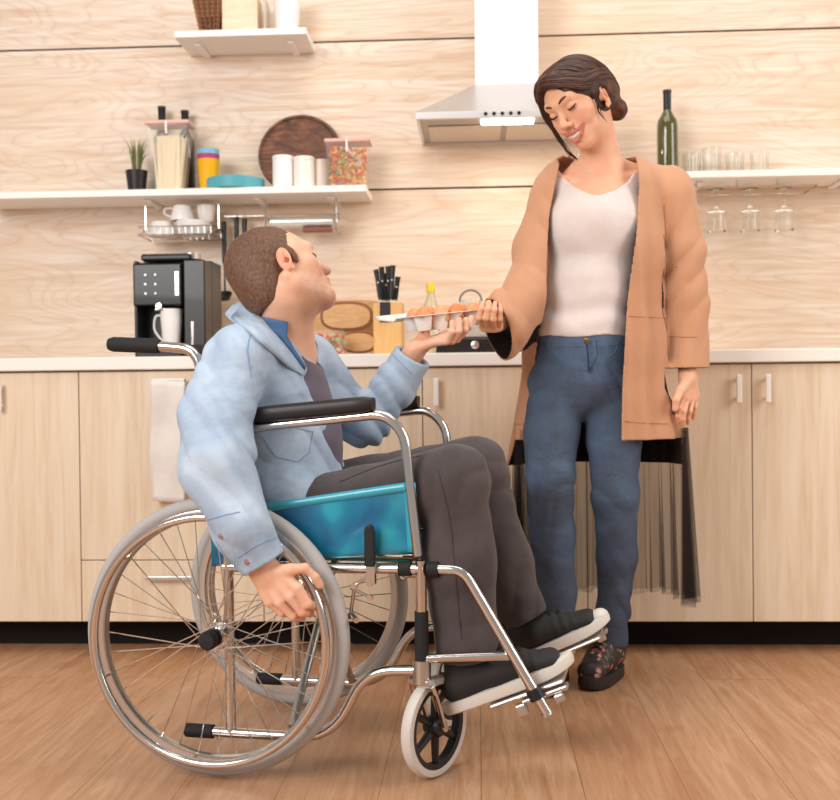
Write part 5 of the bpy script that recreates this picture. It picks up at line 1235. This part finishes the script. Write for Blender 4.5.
def shpost(P, d):
    la = (P-CH0) @ lat; fo = (P-J(272, 400, 2.66)) @ fwd; z = P[:, 2]
    dn = axis_t(P, slN); df = axis_t(P, slF); arm = np.minimum(dn, df) < .10
    w1 = .0052*(1-2*np.abs(np.sin(z*36+P[:, 0]*38+1.6*np.sin(P[:, 0]*22+z*8+P[:, 1]*12)))); el = np.exp(-(np.linalg.norm(P-slN[2], axis=1)/.10)**2)+np.exp(-(np.linalg.norm(P-slF[2], axis=1)/.09)**2)
    d = d+w1*(.45+1.0*el)+.0030*wob(P, 26, 5)+.0022*np.abs(np.sin(z*38-P[:, 0]*30+2*np.sin(z*15)))*sstep(.10, .14, np.minimum(dn, df))
    for c, n_, dd in ((cN, dN, dn), (cF, dF, df)):
        nr = np.linalg.norm(P-c, axis=1) < .085; d = np.where(nr, np.maximum(d, (P-c) @ n_), d)
        hol = np.where(nr, np.maximum(dd-.036, -((P-c) @ n_)-.02), .5); d = np.maximum(d, -hol)
    # open front
    hw_ = .020+.040*sstep(.88, .96, z)+.010*sstep(.70, .58, z)
    op = np.maximum(np.abs(la-.024)-hw_, .045-fo-.02*sstep(.9, .98, z)); d = np.maximum(d, np.where(arm & (df < .075), -.5, -op)*.8)
    n2 = np.linalg.norm((P-nk)/np.array([.075, .072, .07]), axis=1)-1; d = np.maximum(d, -n2*.07)
    return d
so_ = solid_obj('denim_shirt', sh, .0032, m_shirt, mo, bm_, post=shpost)
tt = [seg(J(293, 498, 2.65), J(284, 440, 2.66), (.125, .126), (.125, .134), lat, .03), seg(J(284, 440, 2.66), J(272, 388, 2.66), (.125, .134), (.125, .130), lat, .04), seg(J(272, 388, 2.66), J(276, 354, 2.66), (.125, .130), (.10, .088), lat, .04)]
def ttp(P, d):
    n2 = np.linalg.norm((P-J(300, 346, 2.655))/np.array([.08, .075, .065]), axis=1)-1
    return np.maximum(d+.0012*wob(P, 35, 9), -n2*.065)
solid_obj('t_shirt', tt, .0036, m_grey_t, mo, bm_, post=ttp)
# collar
cc0 = J(278, 327, 2.65); fd = nz(J(312, 352, 2.655)-J(243, 310, 2.655)); up_ = nz(np.cross(fd, np.array([0, 1., 0]))*-1); up_ = up_ if up_[2] > 0 else -up_
rowsA, rowsB = [], []
for a in np.linspace(math.radians(32), math.radians(328), 46):
    o_ = fd*math.cos(a)*.104+lat*math.sin(a)*.088; on_ = nz(o_); e = math.exp(-((min(a, 2*PI-a)-math.radians(32))/.42)**2)
    P0 = cc0+o_*.93
    rowsA.append([P0-up_*(.028), P0+up_*.004, P0+up_*.012+on_*.003])
    rowsB.append([P0+up_*.012+on_*.003, P0+up_*.006+on_*.010, P0-up_*(.012)+on_*.020-fd*.006*e, P0-up_*(.034+.036*e)+on_*(.024+.01*e)+fd*.010*e])
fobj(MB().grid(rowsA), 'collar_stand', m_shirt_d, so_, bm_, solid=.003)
fobj(MB().grid(rowsB), 'collar', m_shirt, so_, bm_, solid=.003)
body_m = [o for o in mo.children if o.name.startswith('body')][0]
def cloth_on(name, up_r, lo_r, mtl, lift):
    G = []
    for (a, b), (c, d) in zip(up_r, lo_r):
        row = []
        for t in np.linspace(0, 1, 5):
            x_, y_ = a+(c-a)*t, b+(d-b)*t; hs = [h[0] for h in (onto(so_, bm_, [(x_, y_)], 0, 1), onto(body_m, bm_, [(x_, y_)], 0, 1)) if h]
            Yh = min([h[1] for h in hs]) if hs else 2.585
            row.append((x_, y_, Yh))
        G.append(row)
    G = np.array(G)
    for _ in range(2):
        g = G[..., 2].copy(); g[1:-1] = (g[:-2]+g[2:]+2*g[1:-1])/4; G[..., 2] = np.minimum(g, G[..., 2])
    fobj(MB().grid([[J(x_, y_, y2-lift-.004*math.sin(PI*j/4)) for j, (x_, y_, y2) in enumerate(r_)] for r_ in G]), name, mtl, so_, bm_, solid=.0028)
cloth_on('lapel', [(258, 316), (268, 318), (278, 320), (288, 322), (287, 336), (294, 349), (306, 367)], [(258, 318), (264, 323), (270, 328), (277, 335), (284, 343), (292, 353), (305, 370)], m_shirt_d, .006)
cloth_on('collar_flap', [(243, 304), (252, 310), (262, 318), (269, 327), (276, 335), (284, 344), (292, 354), (304, 371)], [(231, 317), (240, 324), (249, 331), (258, 340), (267, 348), (277, 357), (288, 367), (303, 376)], m_shirt, .010)
# pocket, placket, cuff seams and snaps on the shirt
m_stitch = mat('denim_stitch', '7f9abf', .85)
for pl_ in ([(262, 436), (276, 457), (298, 462), (309, 452), (313, 431)], [(312, 432), (288, 426), (263, 429)], [(251, 378), (247, 350), (250, 335)], [(238, 558), (252, 548), (266, 541), (279, 537)], [(216, 541), (228, 560), (240, 572)], [(208, 520), (225, 515), (240, 512)], [(390, 352), (400, 362), (412, 374)]):
    Q_ = onto(so_, bm_, pl_, .0004, lin_=True)
    if len(Q_) > 2: fobj(MB().tube(Q_, .0011, 5), 'seam', m_stitch, so_, bm_)
for a in ((221, 536), (247, 562), (281, 424)):
    Q_ = onto(so_, bm_, [a], .0, 1)
    if Q_: fobj(MB().lathe([(0, -.001), (.0055, -.001), (.006, .001), (.004, .0028), (0, .003)], 16, Q_[0], zto((0, -1, .1))), 'snap', mat('rose_snap', 'b98a8c', .3, .7), so_, bm_)
# trousers
m_trou = fabric('warm_grey_twill', '4b4343', '5b5150', (12, .55, .015), 700, .85, (1, 1, 1.2))
tr_ = [ell(J(296, 522, 2.65), (.12, .165, .085), np.stack([fwd, lat, [0, 0, 1]], 1), .03)]
for i, L_ in enumerate(legs):
    k_ = L_[1]; a_ = L_[2]; mid = (k_+a_)/2
    if i == 0: tr_ += [cap(L_[0], k_, .082, .074, .03), cap(k_, J(459, 560, 2.42), .072, .078, .03), cap(J(459, 560, 2.42), J(467, 648, 2.42), .078, .070, .03)]
    else: tr_ += [cap(L_[0], k_, .086, .078, .03), cap(k_, J(502, 560, 2.65), .076, .066, .03), cap(J(502, 560, 2.65), J(521, 612, 2.645), .066, .060, .03)]
cs = [(J(467, 658, 2.42), nz(J(470, 700, 2.42)-J(460, 620, 2.42))), (J(524, 618, 2.645), nz(J(534, 640, 2.645)-J(514, 596, 2.645)))]
def trp(P, d):
    z = P[:, 2]; kn = sum(np.exp(-(np.linalg.norm(P-L_[1], axis=1)/.11)**2) for L_ in legs)+sum(1.2*np.exp(-(np.linalg.norm(P-c, axis=1)/.09)**2) for c, n_ in cs)
    hip = np.exp(-(np.linalg.norm(P-J(350, 495, 2.6), axis=1)/.12)**2)
    d = d+.0065*(.6-np.abs(np.sin(z*26-P[:, 0]*30+1.6*np.sin(P[:, 0]*19+z*14))))*(.25+.8*kn+.7*hip)+.0024*wob(P, 30, 11)
    for c, n_ in cs: d = np.where(np.linalg.norm(P-c, axis=1) < .13, np.maximum(d, (P-c) @ n_), d)
    return d
to_ = solid_obj('trousers', tr_, .0034, m_trou, mo, bm_, post=trp)
m_st2 = mat('trouser_stitch', '3c3535', .9)
for pl_ in ([(438, 470), (450, 520), (456, 580), (462, 640)], [(340, 482), (380, 466), (420, 456)]):
    Q_ = onto(to_, bm_, pl_, .0004)
    if len(Q_) > 2: fobj(MB().tube(Q_, .0012, 5), 'seam', m_st2, to_, bm_)
# sneakers
m_snk = mat('black_canvas', '2b2727', .75, bump=(300, .3, .001)); m_wsole = mat('off_white_sole', 'ded5ca', .55)
def incl(hp, tp): d = nz(tp-hp); return d
hp, tp = J(449, 714, 2.425), J(577, 666, 2.375); d = incl(hp, tp); u = nz(np.cross(np.cross(d, [0, 0, 1.]), d))
shoe(tp, hp, .082, .047, m_snk, m_wsole, mo, bm_, .025, None, up=u, lace=m_blk_lace)
hp, tp = J(494, 675, 2.655), J(613, 624, 2.60); d = incl(hp, tp); u = nz(np.cross(np.cross(d, [0, 0, 1.]), d))
shoe(tp, hp, .082, .047, m_snk, m_wsole, mo, bm_, .025, None, up=u, lace=m_blk_lace, toecap=m_wsole)
# ================================================================ egg carton and eggs held between them
A0 = J(420, 319, 2.735); A1 = J(499, 311, 2.865)
ea = nz(A1-A0); ep = nz(np.cross([0, 0, 1.], ea)); eu = np.cross(ea, ep); pit = np.linalg.norm(A1-A0)/5
m_pulp = mat('white_pulp', 'efe9e4', .85, bump=(260, .5, .0012))
ct = thing('egg_carton', 'open white pulp egg carton of brown eggs passed from hand to hand', 'egg carton', F2W(A0), YAW)
q = lambda a, b, c: ea*a+ep*b+eu*c
RIM = .008; m = MB(); nA, nB = 5, 2; S = 14
V, Fc = [], []
for i in range(nA*S+1):
    for j in range(nB*S+1): V.append(q(i*pit/S, j*pit/S, RIM))
for i in range(nA*S):
    for j in range(nB*S):
        ca = ((i+.5)/S) % 1-.5; cb = ((j+.5)/S) % 1-.5
        if math.hypot(ca, cb)*pit > .0218: n_ = nB*S+1; Fc.append((i*n_+j, i*n_+j+1, (i+1)*n_+j+1, (i+1)*n_+j))
m.add(V, Fc)
for jj in range(2):
    for k in range(5): m.lathe([(0, -.038), (.015, -.038), (.018, -.032), (.0224, -.008), (.0236, 0)], 24, q((k+.5)*pit, (jj+.5)*pit, RIM), np.stack([ea, ep, eu], 1))
m.build('cup_tray', m_pulp, ct, solid=.0016)
fl_ = MB()
for a, b, c, d in (((-.008, -.008), (nA*pit+.008, -.008), (nA*pit+.008, .0), (-.008, .0)), ((-.008, nB*pit), (nA*pit+.008, nB*pit), (nA*pit+.008, nB*pit+.008), (-.008, nB*pit+.008)), ((-.008, 0), (0, 0), (0, nB*pit), (-.008, nB*pit)), ((nA*pit, 0), (nA*pit+.008, 0), (nA*pit+.008, nB*pit), (nA*pit, nB*pit))):
    fl_.add([q(*p, RIM) for p in (a, b, c, d)], [(0, 1, 2, 3)])
fl_.build('rim', m_pulp, ct, False, solid=.002)
lid = MB(); w_ = nB*pit; G = []
for i, a in enumerate(np.linspace(-.006, nA*pit+.006, 20)):
    G.append([q(a, w_+.008+b, RIM-.002-.008*math.sin(min(1, max(0, (b)/.02))*PI/2)*math.sin(min(1, (w_+.012-b)/.02)*PI/2) + 0.012*b/w_) for b in np.linspace(0, w_+.012, 20)])
lid.grid(G).build('lid', m_pulp, ct, solid=.0025)
m_eggs = [mat('eggshell_'+c, c, .42, bump=(300, .15, .0005), sss=0) for c in ('dd8f5c', 'e39a68', 'd98552', 'e6a274')]
names = ['nearest the man', 'second from the man', 'third from the man', 'fourth from the man', 'nearest the woman']
for row in (0, 1):
    for k in range(5):
        p = A0+q((k+.5)*pit, (row+.5)*pit, RIM-.0335)
        e = MB(); prof = [(0, 0)]
        for t in np.linspace(.06, 1, 18):
            th = t*PI; rr_ = .0218*math.sin(th)*(1+.10*math.cos(th)); prof.append((max(rr_, 0), .0285*(1-math.cos(th))))
        e.lathe(prof, 28)
        lab = ('brown egg in the carton\'s front row, ' if row == 0 else 'brown egg in the carton\'s rear row, ')+names[k]
        o = e.build('egg', m_eggs[(k*3+row) % 4], None, loc=F2W(p)); o.rotation_euler = (.06*((k % 3)-1), .05*((k+row) % 2), YAW); tag(o, lab, 'egg', 'brown eggs in the carton')
